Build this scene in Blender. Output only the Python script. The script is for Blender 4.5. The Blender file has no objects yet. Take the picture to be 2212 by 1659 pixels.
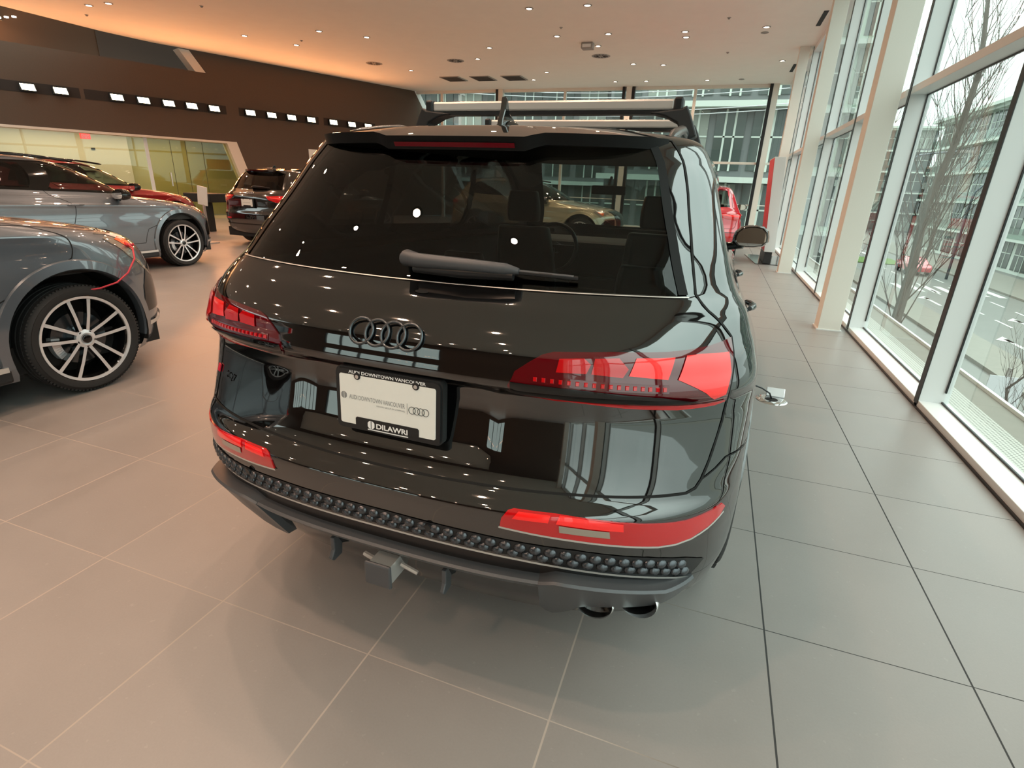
import bpy, bmesh, math, random
import numpy as np
from mathutils import Vector, Matrix, Euler
from mathutils.geometry import delaunay_2d_cdt
random.seed(7)
COL=bpy.context.scene.collection
PI=math.pi
H=1.46
# ---------------------------------------------------------------- materials
def mat(name, col=(.5,.5,.5), rough=.5, metal=0.0, spec=.5, emit=None, es=0.0, coat=0.0, trans=0.0, ior=1.45, noise=None, bump=None):
    m=bpy.data.materials.new(name); m.use_nodes=True; nt=m.node_tree; b=nt.nodes['Principled BSDF']
    b.inputs['Base Color'].default_value=(*col,1); b.inputs['Roughness'].default_value=rough
    b.inputs['Metallic'].default_value=metal; b.inputs['Specular IOR Level'].default_value=spec
    b.inputs['IOR'].default_value=ior
    b.inputs['Coat Weight'].default_value=coat; b.inputs['Coat Roughness'].default_value=.02
    b.inputs['Transmission Weight'].default_value=trans
    if emit: b.inputs['Emission Color'].default_value=(*emit,1); b.inputs['Emission Strength'].default_value=es
    tc=None
    if noise:
        sc,amt=noise
        tc=nt.nodes.new('ShaderNodeTexCoord'); n=nt.nodes.new('ShaderNodeTexNoise'); n.inputs['Scale'].default_value=sc; n.inputs['Detail'].default_value=5
        nt.links.new(tc.outputs['Object'],n.inputs['Vector'])
        mx=nt.nodes.new('ShaderNodeMixRGB'); mx.blend_type='MULTIPLY'; mx.inputs['Fac'].default_value=1
        mr=nt.nodes.new('ShaderNodeMapRange'); mr.inputs['To Min'].default_value=1-amt; mr.inputs['To Max'].default_value=1+amt
        nt.links.new(n.outputs['Fac'],mr.inputs['Value'])
        cc=nt.nodes.new('ShaderNodeCombineColor')
        for k in ('Red','Green','Blue'): nt.links.new(mr.outputs['Result'],cc.inputs[k])
        mx.inputs['Color1'].default_value=(*col,1); nt.links.new(cc.outputs['Color'],mx.inputs['Color2'])
        nt.links.new(mx.outputs['Color'],b.inputs['Base Color'])
    if bump:
        sc,st=bump
        tc=nt.nodes.new('ShaderNodeTexCoord'); n=nt.nodes.new('ShaderNodeTexNoise'); n.inputs['Scale'].default_value=sc; n.inputs['Detail'].default_value=3
        nt.links.new(tc.outputs['Object'],n.inputs['Vector'])
        bp=nt.nodes.new('ShaderNodeBump'); bp.inputs['Strength'].default_value=st; bp.inputs['Distance'].default_value=.004
        nt.links.new(n.outputs['Fac'],bp.inputs['Height']); nt.links.new(bp.outputs['Normal'],b.inputs['Normal'])
    return m
def glass_mat(name, tint, refl_ior=1.5, rough=0.0, gl=(1,1,1)):
    m=bpy.data.materials.new(name); m.use_nodes=True; nt=m.node_tree; nt.nodes.clear()
    o=nt.nodes.new('ShaderNodeOutputMaterial'); t=nt.nodes.new('ShaderNodeBsdfTransparent'); g=nt.nodes.new('ShaderNodeBsdfGlossy'); x=nt.nodes.new('ShaderNodeMixShader')
    lw=nt.nodes.new('ShaderNodeLayerWeight'); lw.inputs['Blend'].default_value=.5
    p=nt.nodes.new('ShaderNodeMath'); p.operation='POWER'; p.inputs[1].default_value=5; nt.links.new(lw.outputs['Facing'],p.inputs[0])
    f0=((refl_ior-1)/(refl_ior+1))**2
    q=nt.nodes.new('ShaderNodeMath'); q.operation='MULTIPLY_ADD'; q.inputs[1].default_value=1-f0; q.inputs[2].default_value=f0; nt.links.new(p.outputs[0],q.inputs[0])
    t.inputs['Color'].default_value=(*tint,1); g.inputs['Roughness'].default_value=rough; g.inputs['Color'].default_value=(*gl,1)
    nt.links.new(q.outputs[0],x.inputs[0]); nt.links.new(t.outputs[0],x.inputs[1]); nt.links.new(g.outputs[0],x.inputs[2]); nt.links.new(x.outputs[0],o.inputs[0])
    return m
M={}
def paint(name,col,metal=0.0,rough=.25,ior=1.5):
    m=mat(name,col,rough,metal,.5,coat=1.0,ior=ior); m.node_tree.nodes['Principled BSDF'].inputs['Coat IOR'].default_value=1.85
    return m
M['black_paint']=mat('black_paint',(.0035,.0033,.0035),.03,0,.5,coat=0,ior=2.1)
M['black_metallic']=paint('black_brown_paint',(.006,.0045,.004),0,.15)
M['grey_paint']=paint('grey_paint',(.125,.145,.17),.45,.28)
M['red_paint']=paint('red_paint',(.33,.008,.012),.2,.3)
M['gold_paint']=paint('gold_paint',(.5,.42,.28),.5,.3)
M['bright_red_paint']=paint('bright_red_paint',(.6,.02,.04),.1,.3)
M['gloss_black']=mat('gloss_black',(.004,.004,.004),.04,0,.5,ior=1.55)
M['satin_black']=mat('satin_black',(.012,.012,.013),.35)
M['rubber']=mat('rubber',(.018,.017,.017),.62,bump=(900,.35))
M['dark_plastic']=mat('dark_plastic',(.016,.016,.017),.45,bump=(1500,.2))
M['under_black']=mat('matt_black_underside',(.003,.003,.003),.55,0,.25)
M['gap']=mat('shut_line_black',(.002,.002,.002),.8)
M['anthracite']=mat('anthracite_metal',(.10,.11,.12),.22,.8)
M['diffuser_grey']=mat('diffuser_grey',(.085,.088,.095),.36,.3,bump=(1800,.12))
M['silver_face']=mat('machined_silver',(.80,.80,.82),.30,.55)
M['aluminium']=mat('brushed_aluminium',(.66,.63,.60),.34,.55)
M['chrome']=mat('chrome',(.72,.72,.72),.08,1.0)
M['mirror']=mat('mirror_glass',(.85,.88,.88),.01,1.0)
M['tint_glass']=glass_mat('dark_tinted_glass',(.46,.50,.48),1.45)
M['side_tint']=glass_mat('side_tinted_glass',(.10,.11,.11),1.5)
M['front_glass']=glass_mat('clear_windscreen',(.62,.70,.66),1.5)
M['cabin']=mat('black_cabin_trim',(.012,.012,.012),.6)
M['seat']=mat('black_leather',(.016,.015,.015),.42)
M['seat_beige']=mat('beige_cabin',(.3,.25,.2),.6)
M['plate_white']=mat('plate_white',(.80,.80,.76),.4,noise=(60,.02))
M['print_black']=mat('print_black',(.02,.02,.02),.5)
M['print_grey']=mat('print_grey',(.25,.25,.25),.5)
M['print_white']=mat('print_white',(.85,.85,.85),.5)
M['lamp_red']=mat('lamp_red',(.55,.003,.006),.05,0,.6,coat=1)
M['lamp_red_bright']=mat('lamp_red_bright',(.90,.012,.010),.18,0,.5,emit=(1,.02,.015),es=.16,coat=1)
M['lamp_red_dark']=mat('lamp_red_dark',(.10,.001,.004),.05,0,.7,coat=1)
M['lamp_red_dark2']=mat('brake_light_unlit',(.16,.004,.010),.15,0,.5)
M['anthracite_satin']=mat('anthracite_scales',(.085,.09,.10),.20,.7)
M['lamp_pink']=mat('lamp_smoked_rose',(.42,.06,.08),.06,0,.6,coat=1)
M['lamp_orange']=mat('lamp_orange',(.85,.16,.05),.12,0,.5,coat=1)
M['lamp_clear']=mat('lamp_clear',(.42,.36,.30),.06,.5,.6,coat=1)
M['red_cable']=mat('red_cable',(.5,.03,.05),.4)
M['badge_red']=mat('badge_red',(.75,.02,.06),.25)
# ---------------------------------------------------------------- object helpers
def link(o,parent=None):
    COL.objects.link(o)
    if parent is not None: o.parent=parent
    return o
def mesh_obj(name,V,F,ms,parent=None,smooth=False,normals=None,mi=None,auto=None):
    me=bpy.data.meshes.new(name); me.from_pydata([tuple(map(float,v)) for v in V],[],[tuple(map(int,f)) for f in F])
    if not isinstance(ms,(list,tuple)): ms=[ms]
    for m in ms: me.materials.append(m)
    if mi is not None: me.polygons.foreach_set('material_index',list(mi))
    if smooth: me.polygons.foreach_set('use_smooth',[True]*len(me.polygons))
    me.update()
    if normals is not None: me.normals_split_custom_set_from_vertices([tuple(map(float,n)) for n in normals])
    o=bpy.data.objects.new(name,me); link(o,parent)
    if auto is not None:
        try: me.set_sharp_from_angle(angle=math.radians(auto))
        except Exception: pass
    return o
class MB:
    def __init__(s): s.V=[];s.F=[];s.I=[]
    def add(s,V,F,i=0):
        n=len(s.V); s.V+= [tuple(v) for v in V]; s.F+=[tuple(a+n for a in f) for f in F]; s.I+=[i]*len(F); return s
    def box(s,c,d,rot=None,i=0,taper=1.0):
        hx,hy,hz=d[0]/2,d[1]/2,d[2]/2
        V=[(-hx,-hy,-hz),(hx,-hy,-hz),(hx,hy,-hz),(-hx,hy,-hz),(-hx*taper,-hy*taper,hz),(hx*taper,-hy*taper,hz),(hx*taper,hy*taper,hz),(-hx*taper,hy*taper,hz)]
        if rot is not None: V=[rot@Vector(v) for v in V]
        V=[(v[0]+c[0],v[1]+c[1],v[2]+c[2]) for v in V]
        return s.add(V,[(3,2,1,0),(4,5,6,7),(0,1,5,4),(1,2,6,5),(2,3,7,6),(3,0,4,7)],i)
    def b2(s,a,b,i=0): # box by corners
        return s.box([(a[k]+b[k])/2 for k in range(3)],[abs(b[k]-a[k]) for k in range(3)],None,i)
    def tube(s,pts,r,n=8,i=0,closed=False,cap=True):
        pts=[Vector(p) for p in pts]; m=len(pts); rs=r if isinstance(r,(list,tuple)) else [r]*m
        V=[];prev=None
        for k,p in enumerate(pts):
            if closed: t=pts[(k+1)%m]-pts[k-1]
            else: t=pts[min(k+1,m-1)]-pts[max(k-1,0)]
            t.normalize()
            if prev is None:
                a=Vector((0,0,1)) if abs(t.z)<.9 else Vector((1,0,0)); u=t.cross(a).normalized()
            else: u=(prev-t*prev.dot(t)).normalized()
            prev=u; w=t.cross(u)
            for j in range(n):
                an=2*PI*j/n; V.append(p+(u*math.cos(an)+w*math.sin(an))*rs[k])
        F=[]
        for k in range(m if closed else m-1):
            for j in range(n):
                a=k*n+j;b=k*n+(j+1)%n;c=((k+1)%m)*n+(j+1)%n;d=((k+1)%m)*n+j; F.append((a,b,c,d))
        if cap and not closed: F.append(tuple(range(n-1,-1,-1))); F.append(tuple((m-1)*n+j for j in range(n)))
        return s.add(V,F,i)
    def lathe(s,prof,n=48,axis='x',i=0,c=(0,0,0),closed=False):
        # prof: (r, a) ; axis x: a along x
        V=[]
        for j in range(n):
            an=2*PI*j/n
            for r,a in prof:
                if axis=='x': V.append((c[0]+a,c[1]+r*math.cos(an),c[2]+r*math.sin(an)))
                elif axis=='z': V.append((c[0]+r*math.cos(an),c[1]+r*math.sin(an),c[2]+a))
                else: V.append((c[0]+r*math.cos(an),c[1]+a,c[2]+r*math.sin(an)))
        k=len(prof);F=[]
        for j in range(n):
            j2=(j+1)%n
            for q in range(k-1 if not closed else k):
                q2=(q+1)%k
                F.append((j*k+q,j*k+q2,j2*k+q2,j2*k+q))
        return s.add(V,F,i)
    def prism(s,poly,z0,z1,i=0,plane='xy'):
        n=len(poly)
        def P(p,z): return (p[0],p[1],z) if plane=='xy' else ((z,p[0],p[1]) if plane=='yz' else (p[0],z,p[1]))
        V=[P(p,z0) for p in poly]+[P(p,z1) for p in poly]
        F=[tuple(range(n-1,-1,-1)),tuple(range(n,2*n))]+[(k,(k+1)%n,(k+1)%n+n,k+n) for k in range(n)]
        return s.add(V,F,i)
    def obj(s,name,m,parent=None,smooth=False,auto=None,fix=True,bevel=None):
        o=mesh_obj(name,s.V,s.F,m,parent,smooth or auto is not None,None,s.I,None)
        if fix:
            bm=bmesh.new(); bm.from_mesh(o.data); bmesh.ops.recalc_face_normals(bm,faces=bm.faces); bm.to_mesh(o.data); bm.free()
        if auto is not None: o.data.set_sharp_from_angle(angle=math.radians(auto))
        if bevel:
            md=o.modifiers.new('bevel','BEVEL'); md.width=bevel; md.segments=2; md.limit_method='ANGLE'; md.angle_limit=math.radians(35)
        return o
def tag(o,label=None,cat=None,group=None,kind=None):
    if label: o['label']=label
    if cat: o['category']=cat
    if group: o['group']=group
    if kind: o['kind']=kind
    return o
def thing(name,label,cat,loc=(0,0,0),rz=0,group=None):
    o=bpy.data.objects.new(name,None); o.empty_display_size=.1; COL.objects.link(o); o.location=loc; o.rotation_euler=(0,0,rz)
    return tag(o,label,cat,group)
def struct(o): o['kind']='structure'; return o
def text_mesh(name,txt,size,m,parent,loc,rot,extr=.0006,spacing=1.0,sx=1.0,align='CENTER',bold=0.0):
    cu=bpy.data.curves.new(name,'FONT'); cu.body=txt; cu.size=size; cu.extrude=extr; cu.align_x=align; cu.align_y='CENTER'; cu.space_character=spacing; cu.offset=bold; cu.resolution_u=3
    t=bpy.data.objects.new(name+'_curve',cu); COL.objects.link(t)
    dg=bpy.context.evaluated_depsgraph_get(); me=bpy.data.meshes.new_from_object(t.evaluated_get(dg)); me.name=name
    bpy.data.objects.remove(t); me.materials.clear(); me.materials.append(m)
    me.transform(Matrix.Diagonal((sx,1,1,1)))
    o=bpy.data.objects.new(name,me); link(o,parent); o.location=loc; o.rotation_euler=rot
    return o
def join_into(name,objs,m,parent):
    bm=bmesh.new()
    for o in objs:
        o.data.transform(o.matrix_basis); bm.from_mesh(o.data)
    me=bpy.data.meshes.new(name); bm.to_mesh(me); bm.free(); me.materials.append(m)
    for o in objs: bpy.data.objects.remove(o)
    o=bpy.data.objects.new(name,me); link(o,parent); return o
SKY0,SKY1,EXPO=1.9,4.6,0.0
import numpy as np
def pchip(xs, ys, x):
    xs=np.asarray(xs,float); ys=np.asarray(ys,float); h=np.diff(xs); d=np.diff(ys)/h
    m=np.zeros_like(ys)
    for i in range(1,len(xs)-1):
        if d[i-1]*d[i]>0:
            w1=2*h[i]+h[i-1]; w2=h[i]+2*h[i-1]
            m[i]=(w1+w2)/(w1/d[i-1]+w2/d[i])
    m[0]=d[0]; m[-1]=d[-1]
    x=np.clip(x,xs[0],xs[-1]); i=np.clip(np.searchsorted(xs,x,side='right')-1,0,len(h)-1)
    t=(x-xs[i])/h[i]; t2=t*t; t3=t2*t
    return (2*t3-3*t2+1)*ys[i]+(t3-2*t2+t)*h[i]*m[i]+(-2*t3+3*t2)*ys[i+1]+(t3-t2)*h[i]*m[i+1]
CH=('zr','zf','yr','yf','hw','D','n','Df','nf')
class Body:
    """ring-stack car skin: s 0..1 rear centre to corner, 1..2 flank, 2..3 front corner to centre (x>=0)"""
    def __init__(self, rows, side=None):
        self.v=np.array([r[0] for r in rows],float)
        self.c={k:np.array([r[i+1] for r in rows],float) for i,k in enumerate(CH)}
        self.side=side
    def S(self, s, v):
        s=np.asarray(s,float); v=np.asarray(v,float); s,v=np.broadcast_arrays(s,v); s=np.where(s>3,s-6,np.where(s<-3,s+6,s))
        g={k:pchip(self.v,self.c[k],v) for k in CH}
        sg=np.where(s<0,-1.0,1.0); a=np.abs(s)
        ph=np.clip(a,0,1)*np.pi/2
        r=(np.sin(ph)**g['n']+np.cos(ph)**g['n'])**(-1/g['n'])
        x=g['hw']*r*np.sin(ph); y=g['yr']+g['D']*(1-r*np.cos(ph))
        ya=g['yr']+g['D']; yb=g['yf']-g['Df']
        m=(a>1)&(a<=2)
        y=np.where(m,ya+(yb-ya)*(a-1),y); x=np.where(m,g['hw'],x)
        pf=np.clip(3-a,0,1)*np.pi/2
        rf=(np.sin(pf)**g['nf']+np.cos(pf)**g['nf'])**(-1/g['nf'])
        m=a>2
        x=np.where(m,g['hw']*rf*np.sin(pf),x); y=np.where(m,g['yf']-g['Df']*(1-rf*np.cos(pf)),y)
        t=np.clip((y-ya)/np.maximum(yb-ya,1e-3),0,1)
        z=g['zr']+(g['zf']-g['zr'])*t
        P=np.stack([x,y,z],-1)
        if self.side is not None: P=self.side(P,a,v,g)
        P[...,0]*=sg
        return P
    def N(self, s, v, e=2e-3):
        du=self.S(np.asarray(s)+e,v)-self.S(np.asarray(s)-e,v)
        vv=np.asarray(v,float)
        dv=self.S(s,np.clip(vv+e,self.v[0],self.v[-1]))-self.S(s,np.clip(vv-e,self.v[0],self.v[-1]))
        n=np.cross(du,dv); return n/np.maximum(np.linalg.norm(n,axis=-1,keepdims=True),1e-12)
def hero_side(P,a,v,g):
    y=P[...,1]; f=.042*(np.exp(-((y-1.07)/.5)**2)+np.exp(-((y-4.02)/.5)**2))*np.clip(1-np.abs((v-4.8)/5.2)**2,0,1)
    P[...,0]+=f*np.clip((a-.35)/.5,0,1)*np.clip((2.9-a)/.6,0,1)
    sm=lambda t:np.clip(t,0,1)**2*(3-2*np.clip(t,0,1))
    P[...,1]+=.012*sm((.215-a)/.03)*sm((v-5.75)/.35)*sm((7.95-v)/.3)
    return P
# v,  zr,   zf,   yr,   yf,   hw,   D,   n,   Df,  nf
HERO=Body([
(0,  .24, .20, .20, 5.00, .85, .46, 2.8, .70, 2.6),
(1,  .38, .30, .09, 5.04, .915,.52, 2.7, .70, 2.6),
(2,  .50, .45, .035,5.05, .930,.55, 2.7, .70, 2.6),
(3,  .60, .60, .015,5.05, .930,.56, 2.7, .70, 2.6),
(4,  .685,.70, .00, 5.04, .925,.56, 2.6, .70, 2.6),
(5,  .73, .76, .045,5.02, .922,.50, 2.6, .68, 2.6),
(6,  .80, .83, .080,5.00, .920,.46, 2.55,.66, 2.6),
(7,  .93, .90, .112,4.96, .918,.46, 2.55,.64, 2.6),
(7.5,.965,.92, .112,4.94, .917,.46, 2.55,.63, 2.6),
(8, 1.00, .95, .075,4.90, .915,.47, 2.55,.62, 2.6),
(9, 1.05, .98, .084,4.70, .905,.47, 2.55,.60, 2.6),
(9.5,1.076,1.0,.0895,4.58,.898,.47, 2.55,.60, 2.55),
(10,1.10,1.02, .102,4.45, .890,.47, 2.55,.60, 2.5),
(11,1.16,1.06, .17, 4.25, .865,.42, 2.55,.60, 2.4),
(12,1.20,1.10, .24, 4.10, .835,.36, 2.7, .60, 2.3),
(13,1.30,1.24, .315,3.90, .795,.35, 2.6, .60, 2.2),
(14,1.42,1.40, .41, 3.60, .755,.36, 2.5, .60, 2.2),
(15,1.53,1.55, .50, 3.30, .715,.36, 2.5, .60, 2.2),
(16,1.60,1.63, .56, 3.05, .665,.36, 2.5, .60, 2.2),
(17,1.625,1.65,.66, 2.95, .56, .36, 2.4, .60, 2.2),
(18,1.648,1.668,.90, 2.80, .35, .35, 2.4, .60, 2.2),
(19,1.66,1.68,1.15, 2.65, .001,.35, 2.2, .60, 2.2),
],side=hero_side)
# ---------------------------------------------------------------- skin splitting
def inv_yz(B,y,z,front=None):
    if not hasattr(B,'_g'):
        s=np.linspace(0,3,241); v=np.linspace(B.v[0],B.v[-1],241); B._g=(s,v,B.S(*np.meshgrid(s,v)))
    s,v,P=B._g
    d=(P[...,1]-y)**2+(P[...,2]-z)**2-(P[...,0]*1e-3)
    i=np.unravel_index(d.argmin(),d.shape); a,b=s[i[1]],v[i[0]]
    for k in range(8):
        p=B.S(a,b); e=1e-3; J=np.stack([(B.S(a+e,b)-p)[1:]/e,(B.S(a,min(b+e,B.v[-1]))-p)[1:]/e],1)
        try: st=np.linalg.solve(J,np.array([y,z])-p[1:])
        except Exception: break
        st=np.clip(st,-.2,.2); a=float(np.clip(a+st[0],0,3)); b=float(np.clip(b+st[1],B.v[0],B.v[-1]))
    return (a,b)
def P_yz(B,pts): return [inv_yz(B,*p) for p in pts]
def densify(poly,step=.05,closed=True):
    out=[];n=len(poly)
    for i in range(n if closed else n-1):
        a=np.array(poly[i]);b=np.array(poly[(i+1)%n]); k=max(1,int(math.hypot((b[0]-a[0]),(b[1]-a[1])*.12)/step))
        for j in range(k): out.append(tuple(a+(b-a)*j/k))
    if not closed: out.append(tuple(poly[-1]))
    return out
def chaikin(p,n=1,closed=True):
    for _ in range(n):
        q=[]
        m=len(p)
        for i in range(m if closed else m-1):
            a=np.array(p[i],float);b=np.array(p[(i+1)%m],float); q+= [tuple(a*.75+b*.25),tuple(a*.25+b*.75)]
        if not closed: q=[p[0]]+q+[p[-1]]
        p=q
    return p
def inpoly(pts,poly):
    x,y=pts[:,0],pts[:,1]; c=np.zeros(len(pts),bool); n=len(poly)
    px=np.array([p[0] for p in poly]);py=np.array([p[1] for p in poly])
    for i in range(n):
        j=i-1; 
        if py[i]==py[j]: continue
        m=((py[i]>y)!=(py[j]>y))&(x<(px[j]-px[i])*(y-py[i])/(py[j]-py[i])+px[i]); c^=m
    return c
def mirror(poly): return [(-p[0],p[1]) for p in poly][::-1]
def cdt(points,polys):
    V=[];E=[]
    K=.12
    for p in polys:
        n0=len(V)
        for a in p: V.append(Vector((a[0],a[1]*K)))
        E+=[(n0+i,n0+(i+1)%len(p)) for i in range(len(p))]
    for a in points: V.append(Vector((a[0],a[1]*K)))
    r=delaunay_2d_cdt(V,E,[],0,1e-5)
    return np.array([(v.x,v.y/K) for v in r[0]]),np.array([f for f in r[2] if len(f)==3])
NS={}
def nsign(B):
    if id(B) not in NS:
        p=B.S(1.5,4.5); n=B.N(1.5,4.5); NS[id(B)]=1.0 if n[0]>0 else -1.0
    return NS[id(B)]
def emit(B,name,uv,T,m,parent,off=0.0,mi=None):
    used=np.unique(T); mp=-np.ones(len(uv),int); mp[used]=np.arange(len(used)); uv=uv[used]; T=mp[T]
    N=B.N(uv[:,0],uv[:,1])*nsign(B); P=B.S(uv[:,0],uv[:,1])
    if off: P=P+N*off
    # orient faces
    fn=np.cross(P[T[:,1]]-P[T[:,0]],P[T[:,2]]-P[T[:,0]]); fl=(fn*N[T].mean(1)).sum(1)<0
    T=T.copy(); T[fl]=T[fl][:,::-1]
    return mesh_obj(name,P,T,m,parent,True,N,mi)
def split_skin(B,regions,parent,srange=(-3,3),vr=None,ds=(.035,.05,.05),dv=.2):
    """regions: (name, material or None for an opening, poly, part parent key)"""
    vr=vr or (B.v[0],B.v[-1])
    def axis():
        h=list(np.arange(0,1,ds[0]))+list(np.arange(1,2,ds[1]))+list(np.arange(2,3,ds[2]))
        return np.array(sorted(set([-x for x in h]+h)))
    ss=axis(); ss=ss[(ss>srange[0]+1e-3)&(ss<srange[1]-1e-3)]
    vv=np.arange(vr[0]+dv,vr[1]-dv*.5,dv)
    pts=[(s,v) for s in ss for v in vv]
    border=[(srange[0],vr[0])]+[(s,vr[0]) for s in ss]+[(srange[1],vr[0])]+[(srange[1],v) for v in vv]+[(srange[1],vr[1])]+[(s,vr[1]) for s in ss[::-1]]+[(srange[0],vr[1])]+[(srange[0],v) for v in vv[::-1]]
    polys=[densify(r[2]) for r in regions]
    uv,T=cdt(pts,[border]+polys)
    uv[:,1]=np.clip(uv[:,1],vr[0],vr[1])
    cen=uv[T].mean(1); left=np.ones(len(T),bool); out=[]
    for (name,m,poly),pl in zip(regions,polys):
        k=inpoly(cen,pl)&left; left&=~k
        if m is None or not k.any(): out.append(None); continue
        out.append(emit(B,name,uv,T[k],m,parent))
    return uv,T[left],out
def patch(B,name,poly,m,parent,off=.002,step=.03,dv=.25,grid=True,rim=None):
    poly=densify(poly,step)
    a=np.array(poly); lo=a.min(0);hi=a.max(0); pts=[]
    if grid:
        g=np.array([(s,v) for s in np.arange(lo[0],hi[0],step) for v in np.arange(lo[1],hi[1],dv)])
        if len(g):
            g=g[inpoly(g,poly)]
        if len(g):
            d=np.min(np.hypot(g[:,None,0]-a[None,:,0],(g[:,None,1]-a[None,:,1])*.12),axis=1)
            pts=[tuple(p) for p in g[d>step*.3]]
    uv,T=cdt(pts,[poly]); uv[:,1]=np.clip(uv[:,1],B.v[0],B.v[-1])
    cen=uv[T].mean(1); T=T[inpoly(cen,poly)]
    o=emit(B,name,uv,T,m,parent,off)
    if rim:   # turned edge giving the lens its thickness
        P=B.S(a[:,0],a[:,1]); N=B.N(a[:,0],a[:,1])*nsign(B); n=len(a)
        V=list(P+N*off)+list(P-N*rim); F=[(i,(i+1)%n,(i+1)%n+n,i+n) for i in range(n)]
        bm=bmesh.new(); bm.from_mesh(o.data); vs=[bm.verts.new(tuple(v)) for v in V]
        for f in F: bm.faces.new([vs[i] for i in f])
        bm.to_mesh(o.data); bm.free()
    return o
def ribbon(B,pl,w,off=.0012,mb=None,smooth=0,closed=False):
    if smooth: pl=chaikin(pl,smooth,closed)
    pl=densify(pl,.02,closed); a=np.array(pl); a[:,1]=np.clip(a[:,1],B.v[0],B.v[-1])
    P=B.S(a[:,0],a[:,1]); N=B.N(a[:,0],a[:,1])*nsign(B)
    t=np.gradient(P,axis=0); t/=np.maximum(np.linalg.norm(t,axis=1,keepdims=True),1e-9); sd=np.cross(N,t); n=len(P)
    V=list(P+N*off-sd*w/2)+list(P+N*off+sd*w/2); F=[(i,i+1,i+1+n,i+n) for i in range(n-1)]
    if closed: F.append((n-1,0,n,2*n-1))
    mb.add(V,F); return mb
def tube_on(B,pl,r,off,mb,n=6,smooth=0):
    if smooth: pl=chaikin(pl,smooth,False)
    a=np.array(densify(pl,.03,False)); P=B.S(a[:,0],a[:,1])+B.N(a[:,0],a[:,1])*nsign(B)*off
    mb.tube([tuple(p) for p in P],r,n); return mb
def circ_poly(B,cy,cz,r,zb,n=40):
    """wheel opening in (s,v), closed along the sill edge"""
    pts=[]
    for k in range(n+1):
        an=-.35+ (PI+.7)*k/n
        y=cy+r*math.cos(an); z=cz+r*math.sin(an)
        pts.append((y,z))
    pts=[p for p in pts if p[1]>=zb]
    q=P_yz(B,pts); q=[(q[0][0],B.v[0])]+q+[(q[-1][0],B.v[0])]
    return q
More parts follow.
